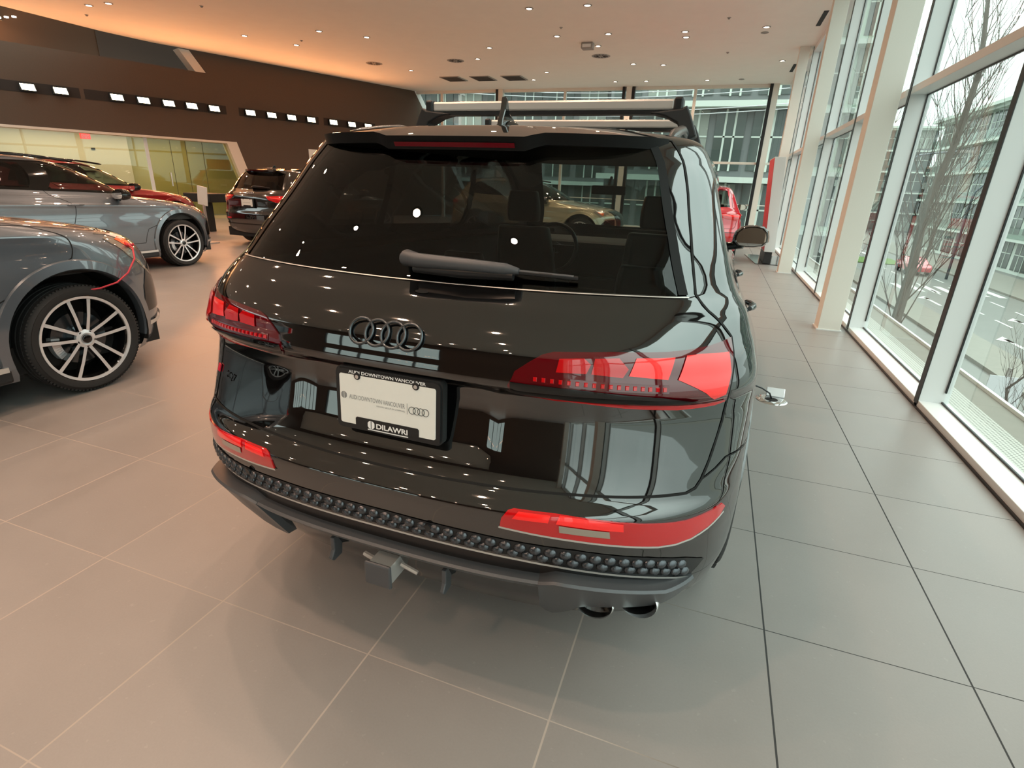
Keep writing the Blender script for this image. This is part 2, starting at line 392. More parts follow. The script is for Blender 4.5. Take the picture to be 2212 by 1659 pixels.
# ---------------------------------------------------------------- wheel
def make_wheel(parent,x,y,R,rr,side,style='pair',w=.235,steer=0.0,spin=0.0):
    """wheel part: rim with tyre, spokes, disc as sub-parts; side=+1 faces +x"""
    def fin(mb,name,m,par,auto=35,mi=None):
        o=mb.obj(name,m,par,auto=auto); return o
    rot=Matrix.Rotation(0 if side>0 else PI,4,'Z')@Matrix.Rotation(spin,4,'X')
    def put(o): o.data.transform(rot); return o
    hw=w/2
    mb=MB(); mb.lathe([(rr+.004,-hw*.8),(rr+.012,-hw+.005),(rr-.012,-hw+.012),(rr-.02,hw-.045),(rr-.016,hw-.02),(rr+.004,hw-.012),(rr+.008,hw-.004),(rr-.004,hw-.002),(rr-.018,hw-.016),(rr-.03,hw-.05),(rr-.035,-hw+.02),(rr+.0,-hw*.8)],72)
    rim=put(mb.obj('wheel_rim',[M['gloss_black'] if style=='pair' else M['satin_black']],parent,auto=40)); rim.location=(x,y,R); rim.rotation_euler=(0,0,steer)
    # tyre
    mb=MB(); pr=[(rr+.002,hw-.012),(rr+.012,hw+.002),(rr+.03,hw+.008),(rr+.05,hw+.009),(R-.03,hw+.003),(R-.012,hw-.012),(R-.004,hw-.028)]
    tread=[]
    for g in (-.62,-.22,.22,.62):
        a=hw*g
        tread+=[(R,a+.006),(R-.007,a+.004),(R-.007,a-.004),(R,a-.006)]
    tread=tread[::-1]
    out=[]
    for k in range(0,len(tread),4): pass
    tr=[(R-.001,hw*.85)]+[(R-(.007 if j in (1,2) else 0),hw*g+d) for g in (.62,.22,-.22,-.62) for j,d in enumerate((.006,.004,-.004,-.006))]+[(R-.001,-hw*.85)]
    prof=pr+tr+[(R-.012,-hw+.01),(R-.04,-hw-.003),(rr+.03,-hw-.006),(rr+.004,-hw+.01)]
    mb.lathe(prof,96)
    # shoulder lugs
    for k in range(96):
        an=2*PI*k/96; c,s=math.cos(an),math.sin(an)
        rt=Matrix.Rotation(an,3,'X')
        for sg in (1,-1): mb.box((sg*(hw-.030),c*(R-.007),s*(R-.007)),(.036,.012,.013),rt)
    t=put(mb.obj('tyre',[M['rubber']],rim,auto=32))
    # spokes
    mb=MB()
    if style=='pair':
        for k in range(5):
            for sg in (1,-1):
                a0=2*PI*k/5; 
                i_=(.050,a0+sg*.42); o_=(rr-.012,a0+sg*.235)
                p0=Vector((hw-.022,i_[0]*math.cos(i_[1]),i_[0]*math.sin(i_[1]))); p1=Vector((hw-.010,o_[0]*math.cos(o_[1]),o_[0]*math.sin(o_[1])))
                mid=(p0+p1)/2+Vector((.006,0,0)); d=(p1-p0); wv=Vector((0,-d.z,d.y)).normalized()
                w0,w1=.0105,.0115; dep=.034
                V=[]
                for p,ww in ((p0,w0),(mid,(w0+w1)/2*.9),(p1,w1)):
                    V+=[p+wv*ww,p-wv*ww,p-wv*ww*1.25-Vector((dep,0,0)),p+wv*ww*1.25-Vector((dep,0,0))]
                F=[];I=[]
                for q in range(2):
                    a=q*4; F+=[(a,a+1,a+5,a+4)]; mb.add(V,[(a,a+1,a+5,a+4)],0); mb.add(V,[(a+1,a+2,a+6,a+5),(a+2,a+3,a+7,a+6),(a+3,a,a+4,a+7)],1)
        ring=MB(); 
        mb.lathe([(.062,hw-.045),(.062,hw-.022),(.040,hw-.014),(.030,hw-.018),(.0,hw-.018)],40,i=0)
        mb.lathe([(rr+.006,hw-.006),(rr+.004,hw+.001),(rr-.012,hw-.004),(rr-.014,hw-.012)],72,i=0)
        sp=put(mb.obj('spokes',[M['silver_face'],M['gloss_black']],rim,auto=40))
    else:
        for k in range(5):
            for sg in (1,-1):
                a0=2*PI*k/5
                for (r0,a1,r1,a2) in ((.045,sg*.35,rr-.012,sg*.30),):
                    p0=Vector((hw-.02,r0*math.cos(a0+a1),r0*math.sin(a0+a1))); p1=Vector((hw-.008,r1*math.cos(a0+a2),r1*math.sin(a0+a2)))
                    mb.tube([p0,(p0+p1)/2,p1],[.018,.016,.02],8)
        mb.lathe([(.06,hw-.045),(.06,hw-.022),(.0,hw-.018)],40)
        sp=put(mb.obj('spokes',[M['gloss_black']],rim,auto=40))
    mb=MB(); mb.lathe([(.028,hw-.02),(.028,hw-.006),(.024,hw-.003),(0,hw-.003)],28); put(mb.obj('hub_cap',[M['gloss_black']],rim,auto=40))
    for k in range(5):
        mb=MB(); an=2*PI*(k+.5)/5; mb.lathe([(.009,0),(.009,.012),(0,.012)],10,c=(hw-.03,.05*math.cos(an),.05*math.sin(an))); put(mb.obj('wheel_bolt',[M['satin_black']],rim,auto=40))
    mb=MB(); mb.lathe([(.08,hw-.09),(.175,hw-.09),(.175,hw-.118),(.08,hw-.118)],48,closed=True); mb.lathe([(.09,hw-.07),(.09,hw-.1),(.0,hw-.06)],32)
    put(mb.obj('brake_disc',[M['anthracite']],rim,auto=40))
    mb=MB()
    for k in range(9):
        an=PI*.86+ .09*k; mb.box((hw-.085,.165*math.cos(an),.165*math.sin(an)),(.05,.05,.018),Matrix.Rotation(an,3,'X'))
    put(mb.obj('brake_caliper',[M['silver_face'] if style=='pair' else M['anthracite']],rim,auto=30))
    # dark barrel behind
    mb=MB(); mb.lathe([(rr-.03,-hw+.02),(.0,-hw+.02)],32); put(mb.obj('wheel_barrel',[M['cabin']],rim))
    return rim
def dup_wheel(src,x,y,steer=0.0,flip=False):
    c=src.copy(); COL.objects.link(c); c.parent=src.parent; c.location=(x,y,src.location.z); c.rotation_euler=(0,0,(PI if flip else 0)+steer)
    for ch in src.children:
        d=ch.copy(); COL.objects.link(d); d.parent=c
    return c
def make_seat(parent,x,y,wd=.5,name='front_seat',base=.62,bh=.62,headrest=True,m=None):
    m=m or M['seat']
    mb=MB()
    # backrest lofted, leaning back
    def slab(z0,z1,y0,y1,w0,w1,th0,th1,n=7):
        V=[];F=[]
        for k in range(n+1):
            t=k/n; z=z0+(z1-z0)*t; yy=y0+(y1-y0)*t; w=(w0+(w1-w0)*t)*(1-.10*(2*t-1)**2); th=th0+(th1-th0)*t
            r=[(-w/2,-th*.2),(-w*.42,-th/2),(w*.42,-th/2),(w/2,-th*.2),(w/2,th*.35),(w*.36,th/2),(w*.30,th*.28),(-w*.30,th*.28),(-w*.36,th/2),(-w/2,th*.35)]
            V+=[(x+a,yy+b,z) for a,b in r]
        q=10
        for k in range(n):
            for j in range(q): F.append((k*q+j,k*q+(j+1)%q,(k+1)*q+(j+1)%q,(k+1)*q+j))
        F+= [tuple(range(q)),tuple(n*q+j for j in range(q))]
        mb.add(V,F)
    slab(base-.05,base+bh,y,y-.16,wd,wd*.84,.17,.11)
    mb.box((x,y+.28,base-.08),(wd,.52,.16))
    s=mb.obj(name,[m],parent,auto=50,bevel=.02)
    if headrest:
        mb=MB(); slab(base+bh+.03,base+bh+.22,y-.165,y-.18,wd*.5,wd*.44,.10,.08,4); mb.obj('headrest',[m],s,auto=50,bevel=.02)
    return s
# ---------------------------------------------------------------- hero SUV
def frame_at(B,s,v,off=0.0):
    p=B.S(s,v); n=B.N(s,v)*nsign(B); e=1e-3; t=B.S(s+e,v)-B.S(s-e,v); t/=np.linalg.norm(t); u=np.cross(n,t)
    if u[2]<0: u=-u
    t=np.cross(u,n); p=p+n*off
    return Matrix(((t[0],u[0],n[0],p[0]),(t[1],u[1],n[1],p[1]),(t[2],u[2],n[2],p[2]),(0,0,0,1)))
def text_fit(name,txt,w,h,m,parent,Mx,x=0,y=0,extr=.0004,bold=0.0,align='CENTER'):
    o=text_mesh(name,txt,1.0,m,parent,(0,0,0),(0,0,0),0.0,1.0,1.0,'CENTER',bold)
    co=np.array([v.co[:] for v in o.data.vertices]); lo=co.min(0);hi=co.max(0)
    sx=w/(hi[0]-lo[0]); sy=h/(hi[1]-lo[1])
    T=Matrix.Translation((x,y,extr))@Matrix.Diagonal((sx,sy,1,1))@Matrix.Translation((-(lo[0]+hi[0])/2,-(lo[1]+hi[1])/2,0))
    o.data.transform(Mx@T); 
    return o
def rings(mb,Mx,R,r,sp,x=0,y=0,off=.004,n=28):
    for k in range(4):
        cx=x+(k-1.5)*sp
        mb.tube([Mx@Vector((cx+R*math.cos(2*PI*j/n),y+R*math.sin(2*PI*j/n),off)) for j in range(n)],r,6,closed=True)
    return mb
def make_plate(car,Mx,full=True,sc=1.0):
    """number plate holder in its own tangent frame: x right, y up, z out"""
    def rr(w,h,r,n=5):
        out=[]
        for cx,cy,a0 in ((w/2-r,h/2-r,0),(-w/2+r,h/2-r,PI/2),(-w/2+r,-h/2+r,PI),(w/2-r,-h/2+r,1.5*PI)):
            out+=[(cx+r*math.cos(a0+PI/2*k/n),cy+r*math.sin(a0+PI/2*k/n)) for k in range(n+1)]
        return out
    mb=MB(); mb.prism(rr(.322,.176,.016),-.012,.012); fr=mb.obj('plate_holder',M['dark_plastic'],car,auto=40); fr.data.transform(Mx)
    mb=MB(); mb.prism(rr(.314,.168,.014),.012,.019); b=mb.obj('plate_frame_rim',M['satin_black'],fr,auto=40); b.data.transform(Mx)
    mb=MB(); mb.prism(rr(.290,.140,.006),.0192,.0205); w=mb.obj('plate_face',M['plate_white'],fr); w.data.transform(Mx)
    mb=MB(); mb.prism([(-.097,-.072),(.097,-.072),(.097,-.051),(.093,-.047),(-.093,-.047),(-.097,-.051)],.0206,.0216); t=mb.obj('frame_tab',M['satin_black'],fr); t.data.transform(Mx)
    for sx in (-1,1):
        mb=MB(); n=14; mb.prism([(sx*.088+.010*math.cos(2*PI*k/n),.068+.010*math.sin(2*PI*k/n)) for k in range(n)],.0206,.0216); t=mb.obj('frame_tab',M['satin_black'],fr); t.data.transform(Mx)
        mb=MB(); n=12; mb.prism([(sx*.088+.0055*math.cos(2*PI*k/n),.067+.0055*math.sin(2*PI*k/n)) for k in range(n)],.0217,.0235); s_=mb.obj('screw',M['chrome'],fr); s_.data.transform(Mx)
    if not full: 
        text_fit('lettering','AUDI DOWNTOWN VANCOUVER',.18,.012,M['print_black'],fr,Mx,-.01,0,.0212)
        return fr
    Z=.0218
    text_fit('frame_lettering','AUDI DOWNTOWN VANCOUVER',.232,.0088,M['print_white'],fr,Mx,0,.0775,.0196,.018)
    text_fit('dealer_lettering','DILAWRI',.096,.0150,M['print_white'],fr,Mx,.016,-.0635,Z+.0006,.03)
    def disc(r,cx,cy,z,m,name):
        mb=MB(); n=24
        for a,b in ((-.92,-.10),(.12,.92)):
            pts=[]
            for k in range(n+1):
                x_=a+(b-a)*k/n; pts.append((cx+r*x_,cy+r*math.sqrt(max(0,1-x_*x_))))
            for k in range(n,-1,-1):
                x_=a+(b-a)*k/n; pts.append((cx+r*x_,cy-r*math.sqrt(max(0,1-x_*x_))))
            mb.prism(pts,z,z+.0004)
        o=mb.obj(name,m,fr); o.data.transform(Mx)
    disc(.0115,-.048,-.0630,Z+.0004,M['print_white'],'dealer_emblem')
    mb=MB(); mb.b2((-.060,-.0790,.0196),(.064,-.0762,.0206)); o=mb.obj('underline',M['print_white'],fr); o.data.transform(Mx)
    text_fit('plate_lettering','AUDI DOWNTOWN VANCOUVER',.171,.0125,M['print_grey'],fr,Mx,-.030,.008,.0209,.002)
    text_fit('plate_small_lettering','DILAWRI GROUP OF COMPANIES',.086,.0042,M['print_grey'],fr,Mx,.013,-.006,.0209)
    disc(.0095,-.132,.010,.0208,M['print_grey'],'plate_emblem')
    mb=MB(); mb.b2((.0618,-.012,.0206),(.0626,.018,.0211)); o=mb.obj('divider',M['print_grey'],fr); o.data.transform(Mx)
    mb=MB(); rings(mb,Mx,.0098,.0007,.0130,.0965,.001,.0212); mb.obj('ring_logo',M['print_black'],fr)
    return fr
def make_mirror(car,x,y,z,side,m,gl=True):
    """door mirror; side +1 right"""
    mb=MB(); n=14; V=[];F=[]
    prof=[(0,.0),(.02,.75),(.06,1.0),(.11,.86),(.15,.45),(.165,.0)]
    def outline(k):
        a=2*PI*k/n; c,s=math.cos(a),math.sin(a); r=(abs(c)**3+abs(s)**3)**(-1/3)
        return (.118*r*c*(1-.12*s),.078*r*s+.006*c)
    for yy,sc in prof[1:-1]:
        for k in range(n):
            u,w=outline(k); V.append((x+side*(u),y+yy,z+w*sc if sc<1 else z+w)); V[-1]=(x+side*u*(.55+.45*sc),y+yy,z+w*(.5+.5*sc))
    q=len(prof)-2
    for a in range(q-1):
        for k in range(n): F.append((a*n+k,a*n+(k+1)%n,(a+1)*n+(k+1)%n,(a+1)*n+k))
    F.append(tuple((q-1)*n+k for k in range(n)))
    F.append(tuple(range(n)))
    mb.add(V,F)
    h=mb.obj('door_mirror',[m],car,smooth=True,auto=60)
    mb=MB(); pts=[]
    for k in range(n):
        u,w=outline(k); pts.append((x+side*u*.80,z+w*.80))
    mb.prism(pts,y+.012,y+.016,plane='xz'); mb.obj('mirror_glass',M['mirror'],h)
    mb=MB(); 
    mb.tube([(x-side*.20,y+.10,z-.085),(x-side*.12,y+.09,z-.075),(x-side*.05,y+.07,z-.05)],[.03,.028,.04],8); mb.obj('mirror_arm',[M['gloss_black']],h,auto=50)
    return h
def hero():
    B=HERO
    car=thing('large_suv','glossy black large SUV with silver roof crossbars, seen from behind in the foreground','car',(-.75,1.04,0))
    K=M['black_paint']
    gl=[(0,12.08),(.15,12.10),(.30,12.14),(.43,12.17),(.572,12.15),(.570,12.7),(.569,13.3),(.560,14.2),(.552,15.0),(.54,15.55),(.3,15.7),(0,15.75)]
    glass=gl+[(-a,b) for a,b in gl[1:-1]][::-1]
    sh=[(0,4.995),(.128,5.03),(.246,5.085),(.364,5.15),(.492,5.16),(.579,5.175),(.604,5.32),(.62,5.6),(.646,6.3),(.664,6.8),(.671,7.5),(.674,8.1),(.697,9.2),(.704,9.83),(.707,10.35),(.677,10.8),(.637,11.47),(.605,12.2),(.630,13.4),(.640,14.25),(.640,15.08),(.62,15.8),(.45,16.1),(0,16.2)]
    shut=sh+[(-a,b) for a,b in sh[1:-1]][::-1]
    bp=[(.62,5.6),(.708,6.08),(.905,6.05),(1.05,6.0),(1.05,0)]
    bumper=[(0,5.6)]+bp+[(-a,b) for a,b in bp[::-1]]
    lamp=[(.239,8.399),(.244,8.784),(.268,9.281),(.29,9.654),(.308,9.809),(.402,9.95),(.513,10.0),(.56,10.06),(.61,10.14),(.658,10.234),(.700,10.336),(.698,9.83),(.690,9.2),(.669,8.072),(.664,7.5),(.622,7.39),(.58,7.33),(.528,7.31),(.469,7.33),(.426,7.36),(.353,7.46),(.304,7.52),(.267,7.571),(.248,7.676),(.235,7.852),(.232,8.077)]
    arch_r=circ_poly(B,1.07,.375,.425,.25); arch_f=circ_poly(B,4.02,.375,.425,.22)
    wins=[[(.92,1.265),(1.28,1.25),(1.30,1.50),(1.12,1.49),(.98,1.42)],[(1.34,1.25),(2.22,1.21),(2.20,1.545),(1.34,1.525)],[(2.30,1.205),(3.42,1.15),(3.36,1.22),(2.92,1.47),(2.62,1.545),(2.28,1.545)]]
    dlo=[(.86,1.235),(3.62,1.125),(3.50,1.20),(3.0,1.475),(2.65,1.575),(1.3,1.56),(1.05,1.53),(.92,1.44)]
    W=[P_yz(B,densify(w,.15)) for w in wins]; D=P_yz(B,densify(dlo,.15))
    ws=[(2.36,12.4),(3.0,12.3),(3.0,15.9),(2.5,15.7)]
    rdoor=P_yz(B,densify([(1.62,.46),(2.28,.44),(2.27,1.2),(1.20,1.24),(1.20,1.12),(1.36,.86),(1.52,.66)],.12)); fdoor=P_yz(B,densify([(2.28,.44),(3.42,.42),(3.46,.7),(3.44,1.14),(2.27,1.2)],.12))
    reg=[('rear_window',None,glass)]
    for sgn in (1,-1):
        f=(lambda p:p) if sgn>0 else mirror
        reg+=[('arch',None,f(arch_r)),('arch',None,f(arch_f))]+[('w',None,f(w)) for w in W]+[('w',None,f(ws))]
        reg+=[('window_surround',M['gloss_black'],f(D)),('rear_door',K,f(rdoor)),('front_door',K,f(fdoor))]
    reg+=[('tailgate',K,shut),('rear_bumper',K,bumper)]
    uv,T,parts=split_skin(B,reg,car)
    shell=emit(B,'body_shell',uv,T,K,car)
    tail=parts[[r[0] for r in reg].index('tailgate')]
    # panel gaps
    mb=MB(); ribbon(B,shut,.007,.0015,mb,closed=True)
    for sgn in (1,-1):
        f=(lambda p:p) if sgn>0 else mirror
        ribbon(B,f([(.62,5.6),(.708,6.08),(.905,6.05),(1.02,6.0)]),.004,.0015,mb); ribbon(B,f(rdoor),.005,.0015,mb,closed=True); ribbon(B,f(fdoor),.005,.0015,mb,closed=True)
    mb.obj('shut_lines',M['gap'],car)
    mb=MB(); ribbon(B,[(-.58,12.09),(-.43,12.11),(-.3,12.08),(0,12.02),(.3,12.08),(.43,12.11),(.58,12.09)],.003,.003,mb,smooth=1); mb.obj('glass_seal',M['aluminium'],tail)
    rw=patch(B,'rear_window',glass,M['tint_glass'],car,.001,.05,.3)
    for sgn in (1,-1):
        mb=MB(); ribbon(B,[(sgn*.565,12.16),(sgn*.563,12.7),(sgn*.562,13.3),(sgn*.553,14.2),(sgn*.545,15.0),(sgn*.535,15.5)],.026,.003,mb); mb.obj('glass_frit',M['under_black'],rw)
    for sgn in (1,-1):
        for w in W: patch(B,'side_window',w if sgn>0 else mirror(w),M['side_tint'],car,0,.06,.4)
    patch(B,'windscreen',[(2.36,12.4),(3.0,12.3),(3.64,12.4),(3.5,15.7),(3.0,15.9),(2.5,15.7)],M['front_glass'],car,0,.08,.5)
    patch(B,'headlining',[(-3,16.05),(3,16.05),(3,19),(-3,19)],M['cabin'],car,-.03,.15,.6)
    patch(B,'cabin_lining',[(-2.3,5),(2.3,5),(2.3,12),(-2.3,12)],M['cabin'],car,-.05,.12,.8)
    for sgn in (1,-1):
        patch(B,'pillar_trim',[(sgn*.62,12),(sgn*.72,12),(sgn*.78,16),(sgn*.60,16)],M['cabin'],car,-.025,.05,.5)
    # lamps
    for sgn in (1,-1):
        f=(lambda p:p) if sgn>0 else mirror
        L=patch(B,'tail_light',f(lamp),M['lamp_red_dark'],car,.004,.03,.25,rim=.004)
        patch(B,'brake_segment',f([(.551,9.813),(.585,9.855),(.676,9.80),(.676,8.9),(.655,7.95),(.621,7.80),(.528,8.774)]),M['lamp_red_bright'],L,.007,.02,.2)
        for q in ([(.318,9.53),(.359,9.61),(.370,9.37),(.362,8.95),(.312,8.92)],[(.377,9.623),(.418,9.691),(.434,9.246),(.423,8.846),(.37,8.949)]): patch(B,'reflector_block',f(q),M['lamp_red'],L,.007,.03,.3)
        patch(B,'turn_segment',f([(.449,9.714),(.525,9.75),(.507,8.786),(.434,8.947)]),M['lamp_red_bright'],L,.007,.03,.3)
        mb=MB()
        for k in range(17):
            t=k/16; s=.278+(.50-.278)*t; v=8.49-.17*t
            M_=frame_at(B,sgn*s,v,.006); R3=M_.to_3x3(); c=M_.to_translation(); mb.box(c,(.0105,.0125,.006),R3,taper=.7)
        mb.obj('light_bar',M['lamp_red'],L)
        mb=MB(); ribbon(B,f([(.27,8.50),(.40,8.40),(.51,8.33)]),.020,.0052,mb); mb.obj('light_bar_tray',M['lamp_red_dark'],L)
        patch(B,'gloss_strip',f([(.237,8.27),(.272,8.24),(.388,8.14),(.494,8.0),(.55,7.87),(.585,7.70),(.527,7.64),(.425,7.66),(.327,7.70),(.268,7.76),(.236,7.87)]),M['gloss_black'],L,.0085,.03,.2)
        patch(B,'lower_strip',f([(.24,7.80),(.268,7.72),(.327,7.66),(.425,7.60),(.527,7.57),(.60,7.6),(.655,7.66),(.655,7.52),(.622,7.42),(.528,7.34),(.426,7.39),(.304,7.55)]),M['lamp_red'],L,.0075,.03,.2)
        rf=[(.240,3.55),(.244,3.9),(.254,4.26),(.263,4.36),(.333,4.35),(.412,4.2),(.481,4.0),(.539,3.9),(.585,3.86),(.659,3.92),(.712,4.0),(.728,3.78),(.70,3.55),(.65,3.372),(.596,3.194),(.557,3.128),(.516,3.132),(.452,3.23),(.364,3.371),(.295,3.464)]
        R_=patch(B,'bumper_light',f(rf),M['lamp_red'],car,.004,.03,.2,rim=.004)
        patch(B,'reflector',f([(.262,3.95),(.272,4.25),(.325,4.24),(.322,3.95)]),M['lamp_red_bright'],R_,.0065,.02,.2)
        patch(B,'reflector',f([(.34,4.28),(.41,4.14),(.45,4.03),(.45,3.72),(.335,3.93)]),M['lamp_red_bright'],R_,.0060,.02,.2)
        patch(B,'reversing_lens',f([(.34,3.88),(.425,3.73),(.425,3.50),(.34,3.62)]),M['lamp_clear'],R_,.0065,.02,.2)
        mb=MB(); ribbon(B,f([(.238,3.52),(.295,3.43),(.364,3.34),(.452,3.20),(.516,3.10),(.557,3.095),(.596,3.16),(.65,3.33),(.72,3.6)]),.006,.004,mb); mb.obj('light_lip',M['aluminium'],R_)
    # spoiler
    secs=[]; ns=49
    for k in range(ns):
        s=-.62+1.24*k/(ns-1); a=abs(s); e=max(0,1-(a/.62)**8)
        c=1.0 if a<.215 else max(0,1-(a-.215)/.03)
        A=B.S(s,17.2)+np.array([0,0,.002]); P16=B.S(s,15.9)
        back=np.array([0,-(.072+.012*c)*(.35+.65*e),-.004-.012*c])
        up=np.array([0,0,.002])
        q=P16+back+up
        secs.append([A,(A*.5+P16*.5)+np.array([0,0,.007*e]),q,q+np.array([0,.004,-.010]),q+np.array([0,.012,-.030-.006*c]),B.S(s,15.45)+np.array([0,-.004,-.004]),B.S(s,15.5)+np.array([0,.03,.01])])
    V=[p for r in secs for p in r]; n=7; F=[]
    for k in range(ns-1):
        for j in range(n-1): F.append((k*n+j,k*n+j+1,(k+1)*n+j+1,(k+1)*n+j))
    F+=[tuple(range(n)),tuple((ns-1)*n+j for j in range(n))]
    mb=MB(); mb.add(V,[f for i,f in enumerate(F) if i<(ns-1)*(n-1) and i%(n-1)<2],0); mb.add(V,[f for i,f in enumerate(F) if not(i<(ns-1)*(n-1) and i%(n-1)<2)],1); sp=mb.obj('roof_spoiler',[K,M['under_black']],car,auto=28,fix=False)
    V=[];F=[]
    xs=[k for k in range(ns) if abs(-.62+1.24*k/(ns-1))<.205]
    for i,k in enumerate(xs):
        a,b=secs[k][3],secs[k][4]; o=np.array([0,-.004,0]); V+=[a+o+np.array([0,0,-.007]),b+o+np.array([0,0,.007])]
    F=[(2*i,2*i+2,2*i+3,2*i+1) for i in range(len(xs)-1)]
    mb=MB(); mb.add(V,F); mb.obj('high_brake_light',M['lamp_red_dark2'],sp)
    # emblem, badge, plate
    Mx=frame_at(B,0,9.72,.001); mb=MB(); rings(mb,Mx,.0345,.0042,.0475,0,0,.004,40); mb.obj('ring_emblem',M['anthracite'],tail,smooth=True)
    Mx=Matrix.Translation((.012,.082,.900))@Matrix(((1,0,0,0),(0,.05,-1,0),(0,1,.05,0),(0,0,0,1))); make_plate(car,Mx)
    Mx=frame_at(B,-.470,6.30,.0015)
    text_fit('model_badge','SQ7',.078,.027,M['anthracite'],tail,Mx,0,0,.004,.02)
    mb=MB(); Mb=frame_at(B,-.548,6.33,.002); mb.prism([(-.015,-.012),(.009,-.012),(.015,.014),(-.009,.014)],0,.004); o=mb.obj('red_badge',M['badge_red'],tail); o.data.transform(Mb)
    mb=MB(); Mb=frame_at(B,.032,11.55,.001); mb.prism([(.02*math.cos(2*PI*k/16),.007*math.sin(2*PI*k/16)) for k in range(16)],0,.001); o=mb.obj('washer_nozzle',M['gap'],tail); o.data.transform(Mb)
    # wiper
    Pf=lambda s,v,o:tuple(B.S(s,v)+B.N(s,v)*nsign(B)*o)
    mb=MB(); mb.tube([Pf(-.028,12.62,.012),Pf(-.02,12.50,.030),Pf(.01,12.44,.036),Pf(.11,12.44,.034),Pf(.20,12.43,.030),Pf(.226,12.415,.028)],[.017,.023,.020,.018,.016,.008],12)
    wp=mb.obj('rear_wiper',M['diffuser_grey'],car,auto=45)
    mb=MB(); mb.tube([Pf(.0,12.30,.020),Pf(.11,12.30,.020),Pf(.215,12.32,.020)],[.012,.016,.012],8); mb.tube([Pf(.215,12.41,.024),Pf(.28,12.40,.022),Pf(.338,12.385,.018)],.0058,8); mb.obj('wiper_blade',M['satin_black'],wp,auto=45)
    mb=MB(); mb.tube([Pf(.215,12.425,.028),Pf(.33,12.40,.023)],.004,6); mb.obj('wiper_arm',M['diffuser_grey'],wp)
    # roof rails, crossbars and antenna
    for sg in (1,-1):
        mb=MB(); pts=[]
        for k in range(31):
            y=.74+2.1*k/30; z=1.592+.070*min(1,(k/6.0))**.7 ; z=min(z,1.650+.02*math.sin(PI*k/30)); 
            if k>25: z-=.01*(k-25)
            pts.append((sg*.585,y,z))
        mb.tube(pts,[.006,.012]+[.017]*27+[.012,.006],8); mb.obj('roof_rail',M['anthracite'],car,auto=60)
    for yb in (1.387,2.07):
        mb=MB(); mb.b2((-.53,yb-.030,1.752),(.53,yb+.035,1.792)); bar=mb.obj('crossbar',M['aluminium'],car,bevel=.008)
        mb=MB(); mb.b2((-.54,yb-.026,1.738),(.54,yb+.03,1.7515)); mb.obj('crossbar_underside',M['satin_black'],bar)
        mb=MB()
        for k in range(52): mb.box((-.51+1.02*k/51,yb+.01,1.7935),(.011,.03,.004))
        mb.obj('rubber_strip',M['satin_black'],bar)
        for sg in (1,-1):
            mb=MB(); ft=[(.44,1.742),(.56,1.756),(.578,1.768),(.596,1.735),(.628,1.66),(.60,1.645),(.565,1.66),(.548,1.705),(.50,1.728)]
            mb.prism([(sg*a,b) for a,b in ft],yb-.045,yb+.05,plane='xz'); mb.obj('crossbar_foot',M['dark_plastic'],bar,bevel=.006)
            mb=MB(); mb.box((sg*.545,yb,1.772),(.035,.078,.052)); mb.obj('end_cap',M['satin_black'],bar,bevel=.008)
    mb=MB(); mb.prism([(.84,1.635),(.99,1.650),(.97,1.675),(.92,1.692),(.90,1.735),(.884,1.742),(.872,1.70),(.85,1.668)],-.010,.010,plane='yz'); an=mb.obj('roof_antenna',K,car,bevel=.006)
    mb=MB(); mb.lathe([(.0,.03),(.028,.024),(.046,.01),(.052,-.005)],20,axis='z',c=(0,.93,1.642)); mb.obj('antenna_base',K,an,smooth=True)
    # lower bumper: scaled mesh band, trim strip, grey blades, diffuser
    T_=[(-.70,2.75),(-.53,2.85),(-.37,2.98),(-.243,3.10),(-.121,3.12),(.017,3.14),(.171,3.10),(.363,2.98),(.5,2.72),(.595,2.45),(.66,2.15)]
    B_=[(-.70,2.42),(-.53,2.42),(-.39,2.42),(-.255,2.50),(-.134,2.52),(.006,2.54),(.169,2.55),(.301,2.48),(.414,2.30),(.526,2.06),(.62,1.75)]
    sm=lambda L:[(a,(b+dict([(round(-c,3),d) for c,d in L]).get(round(a,3),b))/2) for a,b in L]
    gr=patch(B,'mesh_grille',T_+B_[::-1],M['dark_plastic'],car,.002,.03,.15)
    mb=MB(); T_a=np.array(T_);B_a=np.array(B_); ico=[]
    bm=bmesh.new(); bmesh.ops.create_icosphere(bm,subdivisions=2,radius=1); iv=[v.co.copy() for v in bm.verts]; fi=[tuple(v.index for v in f.verts) for f in bm.faces]; bm.free()
    for row in range(2):
        for k in range(47):
            s=-.60+1.18*(k+.5*row)/46
            vt=np.interp(s,T_a[:,0],T_a[:,1]); vb=np.interp(s,B_a[:,0],B_a[:,1]); v=vb+(vt-vb)*(.70 if row==0 else .28)
            Mx=frame_at(B,s,v,.0); Rr=Mx.to_3x3(); c=Mx.to_translation(); tl=Matrix.Rotation(-.55,3,'X')
            mb.add([Rr@(tl@Vector((a.x*.0165,a.y*.0125,a.z*.0075)))+c+Rr@Vector((0,0,.004)) for a in iv],fi)
    mb.obj('grille_scales',M['anthracite_satin'],gr,smooth=True)
    mb=MB(); ribbon(B,[(a,b-.06) for a,b in B_],.007,.006,mb,smooth=1); mb.obj('grille_lip',M['aluminium'],gr)
    # parking sensors
    for s in (.105,-.33): 
        mb=MB(); Mx=frame_at(B,s,2.95,.004); q=MB(); q.prism([(.011*math.cos(2*PI*k/20),.011*math.sin(2*PI*k/20)) for k in range(20)],0,.006); mb.add([Mx@Vector(v) for v in q.V],q.F); mb.obj('parking_sensor',M['satin_black'],car)
